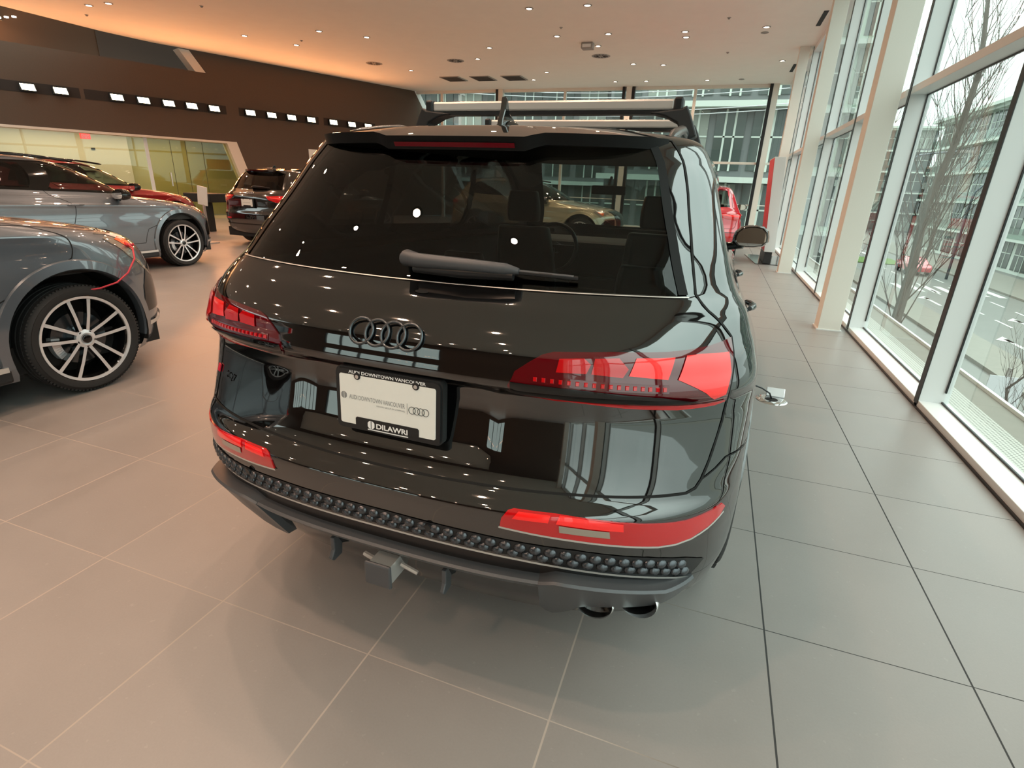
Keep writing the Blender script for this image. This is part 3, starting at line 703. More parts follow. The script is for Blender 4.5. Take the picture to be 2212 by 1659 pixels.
    # blade across the diffuser
    def blade(name,ss,vt,vb,out,m,th=.018):
        V=[];F=[]
        for s in ss:
            t_=B.S(s,vt(s)); b_=B.S(s,vb(s)); nn=B.N(s,2.2)*nsign(B); nn[2]=0; nn/=np.linalg.norm(nn)
            V+=[t_-nn*.01,t_+nn*out(s),t_+nn*(out(s)+.006)-np.array([0,0,.006]),b_+nn*out(s)*.85,b_-nn*.02]
        n=5;q=len(ss)
        for k in range(q-1):
            for j in range(n-1): F.append((k*n+j,k*n+j+1,(k+1)*n+j+1,(k+1)*n+j))
        F+=[tuple(range(n)),tuple((q-1)*n+j for j in range(n))]
        mb=MB(); mb.add(V,F); return mb.obj(name,m,car,auto=30)
    blade('diffuser_blade',list(np.linspace(-.315,.315,25)),lambda s:1.98,lambda s:1.70,lambda s:.030,M['diffuser_grey'])
    for sg in (1,-1):
        def vb(s):
            a=abs(s); return .95 if a<.335 else (.95+.55*min(1,(a-.335)/.05))
        blade('exhaust_surround',[sg*a for a in np.linspace(.305,.625,24)],lambda s:(1.98+.17*min(1,max(0,(abs(s)-.305)/.03))-max(0,abs(s)-.335)*1.5),lambda s:float(np.interp(abs(s),[.305,.325,.335,.38,.63],[.75,.35,.40,1.15,1.12])),lambda s:.030+.012*min(1,(abs(s)-.30)/.04)-.036*max(0,(abs(s)-.53)/.095),M['diffuser_grey'])
    mb=MB(); mb.b2((-.74,.72,.26),(.74,4.7,.42)); mb.b2((-.62,.30,.36),(.62,.8,.46)); mb.obj('underbody',M['cabin'],car)
    for s0 in (-.20,.18):
        mb=MB(); mb.prism([(.050,.430),(.050,.385),(.035,.362),(.045,.350),(.085,.352),(.095,.430)],s0-.007,s0+.007,plane='yz'); mb.obj('diffuser_fin',M['diffuser_grey'],car,bevel=.003)
    mb=MB(); mb.b2((-.052,.0,.350),(.036,.012,.428)); mb.obj('tow_hitch_cover',M['diffuser_grey'],car,bevel=.010)
    mb=MB(); mb.b2((-.042,.0125,.358),(.028,.2,.42)); mb.tube([(-.09,.06,.40),(-.05,.05,.40)],.008,6); mb.tube([(.036,.06,.40),(.09,.06,.385)],.007,6); mb.obj('tow_hitch',M['aluminium'],car)
    for sg in (1,-1):
        for xc,ey,ez in ((.600,.125 if sg>0 else .24,.398),(.712,.165 if sg>0 else .30,.406)):
            mb=MB(); n=28; V=[];F=[]
            pr=[(.0,1.0),(-.004,1.03),(0,1.06),(.01,1.08),(.12,1.04)]
            prof=[(.16,.86),(.02,.88),(.0,.92),(-.004,.98),(.0,1.04),(.012,1.07),(.16,1.05)]
            for yy,sc in prof:
                for k in range(n):
                    a=2*PI*k/n; V.append((sg*xc+.050*sc*math.cos(a),ey+yy+.020*math.sin(a),ez+.029*sc*math.sin(a)))
            q=len(prof)
            for a in range(q-1):
                for k in range(n): F.append((a*n+k,a*n+(k+1)%n,(a+1)*n+(k+1)%n,(a+1)*n+k))
            mb.add(V,F); e=mb.obj('exhaust_tip',M['chrome'],car,auto=50)
            mb=MB(); mb.add([(sg*xc+.043*math.cos(2*PI*k/n),.09+ey,ez+.026*math.sin(2*PI*k/n)) for k in range(n)],[tuple(range(n))]); mb.obj('exhaust_bore',M['gap'],e,fix=False)
    # sides
    for sg in (1,-1):
        f=(lambda p:p) if sg>0 else mirror
        for (yc,_n) in ((1.07,'r'),(4.02,'f')):
            mb=MB(); pts=[]
            for k in range(33):
                an=-.15+(PI+.3)*k/32; y=yc+.425*math.cos(an); z=.375+.425*math.sin(an)
                if z<.26: continue
                s_,v_=inv_yz(B,y,z); p=B.S(s_,v_); pts.append((sg*(p[0]+.002),p[1],p[2]))
            mb.tube(pts,.013,6); mb.obj('wheel_arch_lip',K,car,auto=60)
            mb=MB(); V=[];F=[];n=24
            for k in range(n+1):
                an=-.3+(PI+.6)*k/n; V+=[(sg*.935,yc+.44*math.cos(an),.375+.44*math.sin(an)),(sg*.60,yc+.44*math.cos(an),.375+.44*math.sin(an))]
            F=[(2*k,2*k+1,2*k+3,2*k+2) for k in range(n)]; V.append((sg*.60,yc,.375)); F+=[(2*k+1,2*n+2,2*k+3) for k in range(n)]
            mb.add(V,F); mb.obj('wheel_liner',M['cabin'],car)
        for y0,y1 in ((1.40,1.56),(2.42,2.60)):
            a=[inv_yz(B,y0+(y1-y0)*t,1.0) for t in np.linspace(0,1,7)]
            mb=MB(); pts=[]
            for t,(s_,v_) in zip(np.linspace(0,1,7),a):
                p=B.S(s_,v_); pts.append((sg*(p[0]+.012+.022*math.sin(PI*t)),p[1],p[2]))
            mb.tube(pts,[.010,.013,.014,.014,.014,.013,.010],8); mb.obj('door_handle',K,car,auto=60)
        mb=MB(); ribbon(B,f(D),.014,.004,mb,closed=True); mb.obj('window_trim',M['gloss_black'],car)
        mb=MB(); mb.b2((sg*.80,1.55,.24),(sg*.945,3.55,.33)); mb.obj('side_sill',M['diffuser_grey'],car,bevel=.02)
        make_mirror(car,sg*1.00,3.14,1.17,sg,K)
        if sg>0:
            w1=make_wheel(car,.832,1.07,.375,.275,1,style='dark',w=.26); w2=dup_wheel(w1,.832,4.02)
        else:
            dup_wheel(w1,-.832,1.07,flip=True); dup_wheel(w1,-.832,4.02,flip=True)
    # front end
    patch(B,'front_grille',[(2.72,3.2),(3.28,3.2),(3.28,8.2),(2.72,8.2)],M['gloss_black'],car,.004,.05,.4)
    for sg in (1,-1):
        h_=[(2.32,7.4),(2.62,7.1),(2.66,8.2),(2.42,8.5)]; patch(B,'headlight',h_ if sg>0 else mirror(h_),M['lamp_clear'],car,.004,.05,.3)
    # cabin
    for x in (-.45,.42): make_seat(car,x,2.62,.46,'front_seat',.62,.58)
    for x in (-.46,.46): make_seat(car,x,1.72,.50,'rear_seat',.60,.30)
    mb=MB(); mb.b2((-.74,3.05,.80),(.74,3.55,1.07)); mb.obj('dashboard',M['cabin'],car,bevel=.04)
    mb=MB(); n=28; mb.tube([(-.37+.18*math.cos(2*PI*k/n),2.92+.07*math.sin(2*PI*k/n)*.9,1.02+.17*math.sin(2*PI*k/n)) for k in range(n)],.015,8,closed=True); mb.tube([(-.37,2.98,1.02),(-.37,3.1,1.0)],.04,8); mb.box((-.37,2.93,1.02),(.33,.02,.05)); mb.box((-.37,2.9,.95),(.04,.02,.14)); mb.obj('steering_wheel',M['satin_black'],car,auto=50)
    mb=MB(); mb.box((.0,2.98,1.44),(.24,.03,.06)); mb.tube([(0,2.98,1.46),(0,3.05,1.53)],.012,6); mb.obj('interior_mirror',M['cabin'],car,bevel=.01)
    mb=MB(); mb.b2((-.7,.35,.60),(.7,3.4,.66)); mb.obj('cabin_floor',M['cabin'],car)
    return car
# ---------------------------------------------------------------- mid-size SUV used for the other cars in the showroom
def suv_side(P,a,v,g):
    y=P[...,1]; f=.03*(np.exp(-((y-.92)/.45)**2)+np.exp(-((y-3.66)/.45)**2))*np.clip(1-np.abs((v-4.5)/5)**2,0,1)
    wv=.012*np.exp(-((v-8.4)/.5)**2)-.014*np.exp(-((v-6.2)/1.1)**2)
    P[...,0]+=(f+wv)*np.clip((a-.35)/.5,0,1)*np.clip((2.9-a)/.6,0,1)
    return P
SUVB=Body([
(0, .22,.18,.22,4.42,.85,.42,2.8,.65,2.5),
(1, .34,.28,.08,4.50,.885,.46,2.8,.72,2.5),
(2, .48,.42,.03,4.54,.895,.48,2.8,.78,2.5),
(3, .58,.56,.00,4.55,.90,.48,2.7,.80,2.5),
(4, .66,.66,.00,4.54,.90,.48,2.7,.80,2.5),
(5, .74,.74,.03,4.52,.90,.45,2.7,.80,2.5),
(6, .84,.82,.05,4.47,.898,.43,2.7,.80,2.5),
(7, .93,.875,.05,4.38,.893,.43,2.7,.80,2.5),
(8, 1.0,.925,.055,4.24,.885,.43,2.6,.78,2.6),
(9, 1.05,.98,.08,3.98,.87,.43,2.5,.72,2.8),
(10,1.09,1.025,.12,3.68,.855,.42,2.5,.66,2.8),
(11,1.12,1.06,.17,3.40,.84,.40,2.5,.62,2.6),
(12,1.15,1.09,.22,3.24,.82,.36,2.6,.60,2.3),
(13,1.24,1.22,.30,3.02,.775,.32,2.8,.60,2.2),
(14,1.36,1.36,.40,2.75,.725,.30,3.0,.60,2.2),
(15,1.46,1.48,.50,2.48,.67,.28,3.0,.60,2.2),
(16,1.53,1.545,.58,2.25,.61,.28,3.0,.60,2.2),
(17,1.565,1.575,.72,2.12,.5,.30,2.8,.60,2.2),
(18,1.585,1.595,.95,2.05,.34,.34,2.4,.50,2.2),
(19,1.595,1.60,1.15,1.95,.001,.35,2.2,.30,2.2),
],side=suv_side)
TALL=False
def zt(z):
    if not TALL: return z
    t=np.clip((np.asarray(z,float)-.55)/.35,0,1); return z+.11*t*t*(3-2*t)
def yz_t(L): return [(a,float(zt(b))) for a,b in L]
def suv_b(name,label,loc,Pm,B=None):
    B=B or SUVB; car=thing(name,label,'car',loc)
    gl=[(0,12.1),(.30,12.12),(.53,12.2),(.52,13.3),(.52,14.5),(.54,15.3),(.3,15.6),(0,15.7)]
    glass=gl+[(-a,b) for a,b in gl[1:-1]][::-1]
    sh=[(0,4.9),(.3,4.95),(.58,5.0),(.64,5.6),(.66,6.6),(.67,9.5),(.62,11.2),(.59,12.2),(.60,14),(.64,15.3),(.45,16),(0,16.1)]
    shut=sh+[(-a,b) for a,b in sh[1:-1]][::-1]
    wins=[[(.74,1.235),(.96,1.225),(.98,1.46),(.86,1.43)],[(1.03,1.22),(1.72,1.195),(1.72,1.49),(1.06,1.485)],[(1.93,1.185),(2.84,1.155),(2.62,1.29),(2.30,1.42),(2.05,1.475),(1.93,1.485)]]
    dlo=[(.66,1.21),(2.98,1.125),(2.66,1.315),(2.33,1.45),(2.06,1.51),(1.1,1.515),(.84,1.46)]
    W=[P_yz(B,densify(yz_t(w),.15)) for w in wins]; D=P_yz(B,densify(yz_t(dlo),.15))
    ar=circ_poly(B,.92,.385,.445,.24); af=circ_poly(B,3.66,.385,.445,.20)
    ws=[(2.34,12.3),(3.0,12.2),(3.0,15.9),(2.46,15.8)]
    rd=P_yz(B,densify(yz_t([(1.40,.42),(1.90,.42),(1.86,1.17),(.98,1.20),(.98,1.0),(1.16,.82),(1.34,.60)]),.12)); fd=P_yz(B,densify(yz_t([(1.90,.42),(3.02,.42),(3.10,.62),(3.06,1.11),(1.86,1.17)]),.12))
    hood=[(2.06,10.9),(2.14,10.3),(2.30,9.4),(2.42,8.35),(2.75,8.1),(3.0,8.05),(3.0,12.1),(2.34,12.2),(2.12,11.7)]
    reg=[('g',None,glass)]
    for sgn in (1,-1):
        f=(lambda p:p) if sgn>0 else mirror
        reg+=[('a',None,f(ar)),('a',None,f(af))]+[('w',None,f(w)) for w in W]+[('w',None,f(ws))]
        reg+=[('window_surround',M['gloss_black'],f(D)),('rear_door',Pm,f(rd)),('front_door',Pm,f(fd)),('bonnet',Pm,f(hood))]
    reg+=[('tailgate',Pm,shut)]
    uv,T,parts=split_skin(B,reg,car,ds=(.05,.05,.05),dv=.3)
    emit(B,'body_shell',uv,T,Pm,car)
    mb=MB(); ribbon(B,shut,.007,.0015,mb,closed=True)
    for sgn in (1,-1):
        f=(lambda p:p) if sgn>0 else mirror
        for r in (rd,fd): ribbon(B,f(r),.007,.0015,mb,closed=True)
        ribbon(B,f([(2.10,11.5),(2.06,10.9),(2.14,10.3),(2.30,9.4),(2.42,8.35),(2.75,8.1),(3.0,8.05)]),.007,.0015,mb)
    mb.obj('shut_lines',M['gap'],car)
    patch(B,'rear_window',glass,M['tint_glass'],car,0,.06,.5)
    for sgn in (1,-1):
        for i,w in enumerate(W): patch(B,'side_window',w if sgn>0 else mirror(w),M['side_tint'] if i<2 else M['mid_tint'],car,0,.06,.5)
    patch(B,'windscreen',[(2.34,12.3),(3.0,12.2),(3.66,12.3),(3.54,15.8),(3.0,15.9),(2.46,15.8)],M['front_glass'],car,0,.08,.5)
    patch(B,'headlining',[(-3,16.1),(3,16.1),(3,19),(-3,19)],M['cabin'],car,-.03,.15,.6)
    patch(B,'cabin_lining',[(-2.2,5),(2.2,5),(2.2,12),(-2.2,12)],M['cabin'],car,-.05,.12,.8)
    lamp=[(.30,8.6),(.34,7.5),(.45,6.9),(.62,6.7),(.86,7.2),(.90,8.0),(.80,8.9),(.62,9.0),(.45,8.9)]
    hl=P_yz(B,yz_t([(4.33,.66),(4.22,.72),(4.10,.79),(4.0,.855),(3.95,.89),(3.99,.905),(4.10,.895)]))+[(2.36,8.0),(2.50,8.0),(2.60,7.4),(2.54,6.2),(2.36,5.6)]
    for sgn in (1,-1):
        f=(lambda p:p) if sgn>0 else mirror
        L=patch(B,'tail_light',f(lamp),M['lamp_red'],car,.005,.04,.3,rim=.004)
        patch(B,'lamp_band',f([(.36,8.3),(.62,8.2),(.84,8.1),(.80,7.6),(.62,7.5),(.40,7.9)]),M['lamp_red_bright'],L,.008,.04,.3)
        Hh=patch(B,'headlight',f(hl),M['lamp_clear'],car,.005,.03,.25,rim=.004)
        patch(B,'turn_signal',f(P_yz(B,yz_t([(4.18,.80),(4.10,.845),(4.05,.875),(4.11,.885),(4.19,.865)]))),M['lamp_orange'],Hh,.008,.03,.2)
        patch(B,'projector_lens',f([(2.40,7.7),(2.50,7.6),(2.52,7.0),(2.42,6.8)]),M['silver_face'],Hh,.008,.03,.2)
        patch(B,'bumper_reflector',f([(.35,3.2),(.62,3.1),(.62,2.7),(.35,2.8)]),M['lamp_red'],car,.004,.04,.3)
        patch(B,'air_intake',f([(2.30,2.2),(2.60,2.2),(2.62,4.8),(2.42,4.6),(2.34,3.6)]),M['gloss_black'],car,.004,.04,.4)
        mb=MB(); ribbon(B,f([(2.30,1.6),(2.4,1.6),(2.6,1.7),(3.0,1.7)]),.03,.014,mb,smooth=1); mb.obj('front_splitter',M['aluminium'],car)
        mb=MB(); ribbon(B,f([(.0,1.9),(.4,1.9),(.8,1.9)]),.02,.006,mb); ribbon(B,f([(.0,4.1),(.4,4.1),(.8,4.0)]),.012,.006,mb); mb.obj('bumper_trim',M['gloss_black'],car)
        for (yc,_) in ((.92,0),(3.66,0)):
            V=[];F=[];n=36;k0=0
            for k in range(n+1):
                an=-.22+(PI+.44)*k/n; row=[]
                for r,o in ((.512,.003),(.505,.016),(.452,.020),(.440,.0),(.440,-.06)):
                    y=yc+r*math.cos(an); z=.385+r*math.sin(an); z=max(z,.21)
                    s_,v_=inv_yz(B,y,z); p=B.S(s_,v_); row.append((sgn*(p[0]+o),y,z))
                V+=row
            q=5; F=[(k*q+j,k*q+j+1,(k+1)*q+j+1,(k+1)*q+j) for k in range(n) for j in range(q-1)]
            mb=MB(); mb.add(V,F); mb.obj('wheel_arch_flare',Pm,car,auto=35)
            mb=MB(); V=[];n=24
            for k in range(n+1):
                an=-.3+(PI+.6)*k/n; V+=[(sgn*.88,yc+.45*math.cos(an),.385+.45*math.sin(an)),(sgn*.55,yc+.45*math.cos(an),.385+.45*math.sin(an))]
            F=[(2*k,2*k+1,2*k+3,2*k+2) for k in range(n)]; V.append((sgn*.55,yc,.385)); F+=[(2*k+1,2*n+2,2*k+3) for k in range(n)]
            mb.add(V,F); mb.obj('wheel_liner',M['cabin'],car)
        for yh in (1.10,2.06):
            mb=MB(); pts=[]
            for t in np.linspace(0,1,7):
                s_,v_=inv_yz(B,yh+.2*t,float(zt(.985))); p=B.S(s_,v_); pts.append((sgn*(p[0]+.008+.022*math.sin(PI*t)),p[1],p[2]))
            mb.tube(pts,[.010,.014,.015,.015,.015,.014,.010],8); mb.obj('door_handle',Pm,car,auto=60)
        mb=MB(); ribbon(B,f(D),.012,.004,mb,closed=True); mb.obj('window_trim',M['gloss_black'],car)
        mb=MB(); mb.b2((sgn*.78,1.4,.20),(sgn*.905,3.2,.30)); mb.obj('side_sill',M['dark_plastic'],car,bevel=.02)
        mb=MB(); mb.b2((sgn*.90,1.42,.275),(sgn*.915,3.18,.305)); mb.obj('sill_trim',M['aluminium'],car)
        mb=MB(); mb.tube([(sgn*(.555+.02*math.sin(PI*k/20)),.8+1.65*k/20,float(zt(1.545))+.045*math.sin(PI*k/20)-.02*(k/20)**3) for k in range(21)],[.01]+[.017]*19+[.01],8); mb.obj('roof_rail',M['gloss_black'],car,auto=60)
        make_mirror(car,sgn*.955,2.68,float(zt(1.115)),sgn,M['gloss_black'])
        if sgn>0: w1=make_wheel(car,.79,.92,.365,.285,1,spin=.3); dup_wheel(w1,.79,3.66,steer=-.0)
        else: dup_wheel(w1,-.79,.92,flip=True); dup_wheel(w1,-.79,3.66,flip=True)
    secs=[];ns=25
    for k in range(ns):
        s=-.56+1.12*k/(ns-1); e=max(0,1-(abs(s)/.58)**6); A=B.S(s,17)+np.array([0,0,.002]); q=B.S(s,15.9)+np.array([0,-.11*(.3+.7*e),.008])
        secs+=[A,q+np.array([0,0,.008]),q+np.array([0,.006,-.02]),B.S(s,15.3)]
    mb=MB(); mb.add(secs,[(k*4+j,k*4+j+1,(k+1)*4+j+1,(k+1)*4+j) for k in range(ns-1) for j in range(3)]+[(0,1,2,3),tuple((ns-1)*4+j for j in range(4))]); mb.obj('roof_spoiler',Pm,car,auto=28)
    Mx=frame_at(B,0,9.9,.001); mb=MB(); rings(mb,Mx,.032,.004,.044,0,0,.004,24); mb.obj('ring_emblem',M['chrome'],car,smooth=True)
    Mx=Matrix.Translation((0,.018,.895))@Matrix(((1,0,0,0),(0,.05,-1,0),(0,1,.05,0),(0,0,0,1))); make_plate(car,Mx,False)
    Pf=lambda s,v,o:tuple(B.S(s,v)+B.N(s,v)*nsign(B)*o)
    mb=MB(); mb.tube([Pf(-.04,12.4,.02),Pf(0,12.5,.04),Pf(.15,12.5,.035),Pf(.3,12.45,.02)],[.018,.02,.014,.006],8); mb.obj('rear_wiper',M['satin_black'],car)
    patch(B,'front_grille',[(2.66,3.0),(3.34,3.0),(3.36,7.6),(2.64,7.6)],M['gloss_black'],car,.005,.05,.4)
    mb=MB(); mb.b2((-.78,.18,.20),(.78,4.25,.38)); mb.obj('underbody',M['cabin'],car)
    mb=MB(); mb.prism(yz_t([(.80,1.585),(.93,1.594),(.90,1.64),(.86,1.645),(.82,1.60)]),-.008,.008,plane='yz'); mb.obj('roof_antenna',Pm,car,bevel=.004)
    for x in (-.36,.36): make_seat(car,x,2.12,.48,'front_seat',.62,.56)
    make_seat(car,-.36,1.28,.46,'rear_seat',.62,.46); make_seat(car,.36,1.28,.46,'rear_seat',.62,.46)
    mb=MB(); mb.b2((-.70,2.60,.78),(.70,3.05,1.05)); mb.obj('dashboard',M['cabin'],car,bevel=.04)
    mb=MB(); n=22; mb.tube([(-.36+.17*math.cos(2*PI*k/n),2.46+.06*math.sin(2*PI*k/n),1.0+.16*math.sin(2*PI*k/n)) for k in range(n)],.014,6,closed=True); mb.box((-.36,2.48,1.0),(.3,.02,.05)); mb.obj('steering_wheel',M['satin_black'],car)
    mb=MB(); mb.b2((-.66,.35,.56),(.66,3.0,.6)); mb.obj('cabin_floor',M['cabin'],car)
    return car
def dup_tree(o,parent=None,swap=None,depth=0):
    c=o.copy(); COL.objects.link(c)
    if parent is not None: c.parent=parent
    if swap and o.type=='MESH':
        for i,sl in enumerate(o.material_slots):
            if sl.material in swap: c.material_slots[i].link='OBJECT'; c.material_slots[i].material=swap[sl.material]
    for ch in list(o.children): dup_tree(ch,c,swap,depth+1)
    return c
M['mid_tint']=glass_mat('lightly_tinted_glass',(.42,.45,.42),1.5)
hero_car=hero()
g=M['grey_paint']
TALL=True
SUVA=Body([(r,)+tuple(0 for _ in CH) for r in (0,1)],side=suv_side); SUVA.v=SUVB.v; SUVA.c={k:v.copy() for k,v in SUVB.c.items()}
for k in ('zr','zf'): SUVA.c[k]=zt(SUVA.c[k])
NS[id(SUVA)]=NS.get(id(SUVB),nsign(SUVB))
suv_b('suv','grey metallic SUV nearest to the black one, red lead hanging from its headlight',(-4.80,-1.36,0),g,SUVA)
TALL=False
car_a=suv_b('suv','grey metallic SUV parked beyond the nearest grey one, with the red car behind it',(-8.95,2.86,0),g)
def place(label,loc,rz=0,pm=None,group=None):
    c=dup_tree(car_a,None,{g:pm} if pm else None); c.location=loc; c.rotation_euler=(0,0,rz); c['label']=label
    return c
place('dark red car mostly hidden behind the far grey SUV, only roof and bonnet showing',(-12.35,5.55,0),0,M['red_paint'])
place('black-brown SUV seen from behind beside the dark wall, white plate on its tailgate',(-9.10,8.95,0),0,M['black_metallic'])
place('bright red car parked ahead of the black SUV, its door mirror showing past it',(-.42,12.2,0),0,M['bright_red_paint'])
place('pale gold car standing crosswise, seen through the rear window of the black SUV',(-6.75,14.1,0),-PI/2,M['gold_paint'])
# red lead plugged at the near grey car's headlight
t=MB(); t.tube([(-4.03,2.78,.955),(-3.93,2.76,.93),(-3.875,2.72,.86),(-3.858,2.64,.77),(-3.858,2.55,.715),(-3.875,2.44,.69),(-3.90,2.38,.685),(-4.0,2.30,.685),(-4.1,2.15,.68)],.006,8); t.box((-4.0,2.79,.94),(.03,.05,.02))
tag(t.obj('battery_lead',M['red_cable'],smooth=True),'thin red lead hanging from the near grey SUV headlight into its wheel arch','cable')
# ---------------------------------------------------------------- room
TX,TY=.6187,.6173; X0,Y0=-2.70221*H,.74776*H
def tile_mat():
    m=bpy.data.materials.new('floor_tiles'); m.use_nodes=True; nt=m.node_tree; b=nt.nodes['Principled BSDF']; L=nt.links
    N_=lambda t:nt.nodes.new('ShaderNode'+t)
    g=N_('NewGeometry'); sp=N_('SeparateXYZ'); L.new(g.outputs['Position'],sp.inputs[0])
    def mth(op,a,bv=None,c=None):
        n=N_('Math'); n.operation=op
        for i,x in enumerate((a,bv,c)):
            if x is None: continue
            if isinstance(x,(int,float)): n.inputs[i].default_value=x
            else: L.new(x,n.inputs[i])
        return n.outputs[0]
    def line(o,off,per,w):
        f=mth('FRACT',mth('DIVIDE',mth('SUBTRACT',o,off),per)); d=mth('MINIMUM',f,mth('SUBTRACT',1.0,f))
        return mth('LESS_THAN',mth('MULTIPLY',d,per),w)
    lx=line(sp.outputs['X'],X0,TX,.0030); ly=line(sp.outputs['Y'],Y0,TY,.0018)
    gr=mth('MAXIMUM',lx,ly)
    wx=N_('TexWhiteNoise'); wx.noise_dimensions='2D'; cv=N_('CombineXYZ'); L.new(mth('FLOOR',mth('DIVIDE',mth('SUBTRACT',sp.outputs['X'],X0),TX)),cv.inputs[0]); L.new(mth('FLOOR',mth('DIVIDE',mth('SUBTRACT',sp.outputs['Y'],Y0),TY)),cv.inputs[1]); L.new(cv.outputs[0],wx.inputs['Vector'])
    n1=N_('TexNoise'); n1.inputs['Scale'].default_value=2.6; n1.inputs['Detail'].default_value=7; n1.inputs['Roughness'].default_value=.62; L.new(g.outputs['Position'],n1.inputs['Vector'])
    n2=N_('TexNoise'); n2.inputs['Scale'].default_value=140; n2.inputs['Detail'].default_value=2; L.new(g.outputs['Position'],n2.inputs['Vector'])
    n3=N_('TexNoise'); n3.inputs['Scale'].default_value=38; n3.inputs['Detail'].default_value=2; L.new(g.outputs['Position'],n3.inputs['Vector'])
    spk=mth('MULTIPLY',mth('GREATER_THAN',n3.outputs['Fac'],.71),.10)
    f=mth('ADD',mth('ADD',mth('ADD',mth('MULTIPLY',mth('SUBTRACT',n1.outputs['Fac'],.5),.22),mth('MULTIPLY',mth('SUBTRACT',n2.outputs['Fac'],.5),.10)),mth('MULTIPLY',mth('SUBTRACT',wx.outputs['Value'],.5),.05)),mth('ADD',spk,1.0))
    vm=N_('VectorMath'); vm.operation='SCALE'; vm.inputs[0].default_value=FLOOR_COL; L.new(f,vm.inputs['Scale'])
    mx=N_('MixRGB'); L.new(gr,mx.inputs[0]); L.new(vm.outputs[0],mx.inputs[1]); gm=N_('MixRGB'); gm.inputs[1].default_value=(.40,.345,.305,1); gm.inputs[2].default_value=(.06,.06,.06,1); rr=N_('MapRange'); rr.inputs['From Min'].default_value=-.1; rr.inputs['From Max'].default_value=.35; L.new(sp.outputs['X'],rr.inputs['Value']); L.new(rr.outputs[0],gm.inputs[0]); L.new(gm.outputs[0],mx.inputs[2])  # grout goes pale to dark along x: window sheen contrast put into its colour
    L.new(mx.outputs[0],b.inputs['Base Color'])
    mr=N_('MapRange'); L.new(n1.outputs['Fac'],mr.inputs['Value']); mr.inputs['To Min'].default_value=.30; mr.inputs['To Max'].default_value=.46
    r2=mth('MAXIMUM',mr.outputs[0],mth('MULTIPLY',gr,.95)); L.new(r2,b.inputs['Roughness'])
    b.inputs['Specular IOR Level'].default_value=.5
    sl=mth('SUBTRACT',.55,mth('MULTIPLY',gr,.52)); L.new(sl,b.inputs['Specular IOR Level'])
    bp=N_('Bump'); bp.inputs['Strength'].default_value=.25; bp.inputs['Distance'].default_value=.003; hh=mth('SUBTRACT',mth('MULTIPLY',n2.outputs['Fac'],.15),gr); L.new(hh,bp.inputs['Height']); L.new(bp.outputs[0],b.inputs['Normal'])
    return m
FLOOR_COL=(.268,.245,.232)
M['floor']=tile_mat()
M['ceiling']=mat('ceiling_plaster',(.86,.84,.78),.85,noise=(3,.03),bump=(300,.1))
M['wall_dark']=mat('dark_brown_wall',(.092,.058,.038),.7,noise=(40,.10))
M['white_frame']=mat('white_window_frame',(.74,.76,.76),.35)
M['column']=mat('column_paint',(.72,.70,.64),.6,noise=(80,.02))
M['window_glass']=glass_mat('window_glass',(.90,.96,.93),1.5)
M['frost']=glass_mat('green_office_glass',(.78,.80,.62),1.45)
M['beige_wall']=mat('beige_office_wall',(.66,.56,.44),.7)
M['office_green']=mat('olive_office_wall',(.52,.44,.24),.6)
M['beige_trim']=mat('beige_reveal',(.72,.62,.52),.6)
M['black_slot']=mat('black_slot',(.01,.01,.01),.7)
M['lamp_glow']=mat('wall_lamp_glow',(1,.9,.7),.5,emit=(1,.86,.55),es=14)
M['down_glow']=mat('downlight_glow',(1,.9,.75),.5,emit=(1,.90,.72),es=16)
M['tube_glow']=mat('tube_glow',(1,1,.9),.5,emit=(1,.95,.75),es=3.2)
M['exit_red']=mat('exit_sign_red',(.8,.03,.03),.5,emit=(1,.05,.04),es=1.2)
M['vent']=mat('vent_grey',(.33,.32,.30),.6)
M['anthracite_d']=mat('dark_post',(.03,.03,.032),.4)
M['gloss_dark']=mat('dark_base_plate',(.05,.045,.045),.08)
M['slot_brown']=mat('slot_brown',(.028,.020,.016),.8)
LAMP_W=21
DL_W=21
CZ=4.88
ang=math.radians(22.8); WD=Vector((math.sin(ang),math.cos(ang),0)); WN=Vector((math.cos(ang),-math.sin(ang),0)); WP=Vector((-12.45,21.8,0))
def wp(s,z,off=0): return tuple(WP+WD*s+WN*off+Vector((0,0,z)))
FY=21.9
# floor and ceiling
mb=MB(); mb.add([(-34,-10,0),(1.62,-10,0),(1.62,FY+.1,0),(-34,FY+.1,0),(-34,-10,-.3),(1.62,-10,-.3),(1.62,FY+.1,-.3),(-34,FY+.1,-.3)],[(0,1,2,3),(7,6,5,4),(0,4,5,1),(1,5,6,2),(2,6,7,3),(3,7,4,0)])
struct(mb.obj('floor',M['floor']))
cp=[(1.95,-10),(1.95,FY+.2),(-12.45,FY+.2),(-12.45,21.8),(-15.6,13.95),(-15.97,13.04),(-16.2,11.8),(-16.27,9.5),(-16.27,-10)]
mb=MB(); mb.prism(cp,CZ,CZ+.35); struct(mb.obj('ceiling',M['ceiling']))
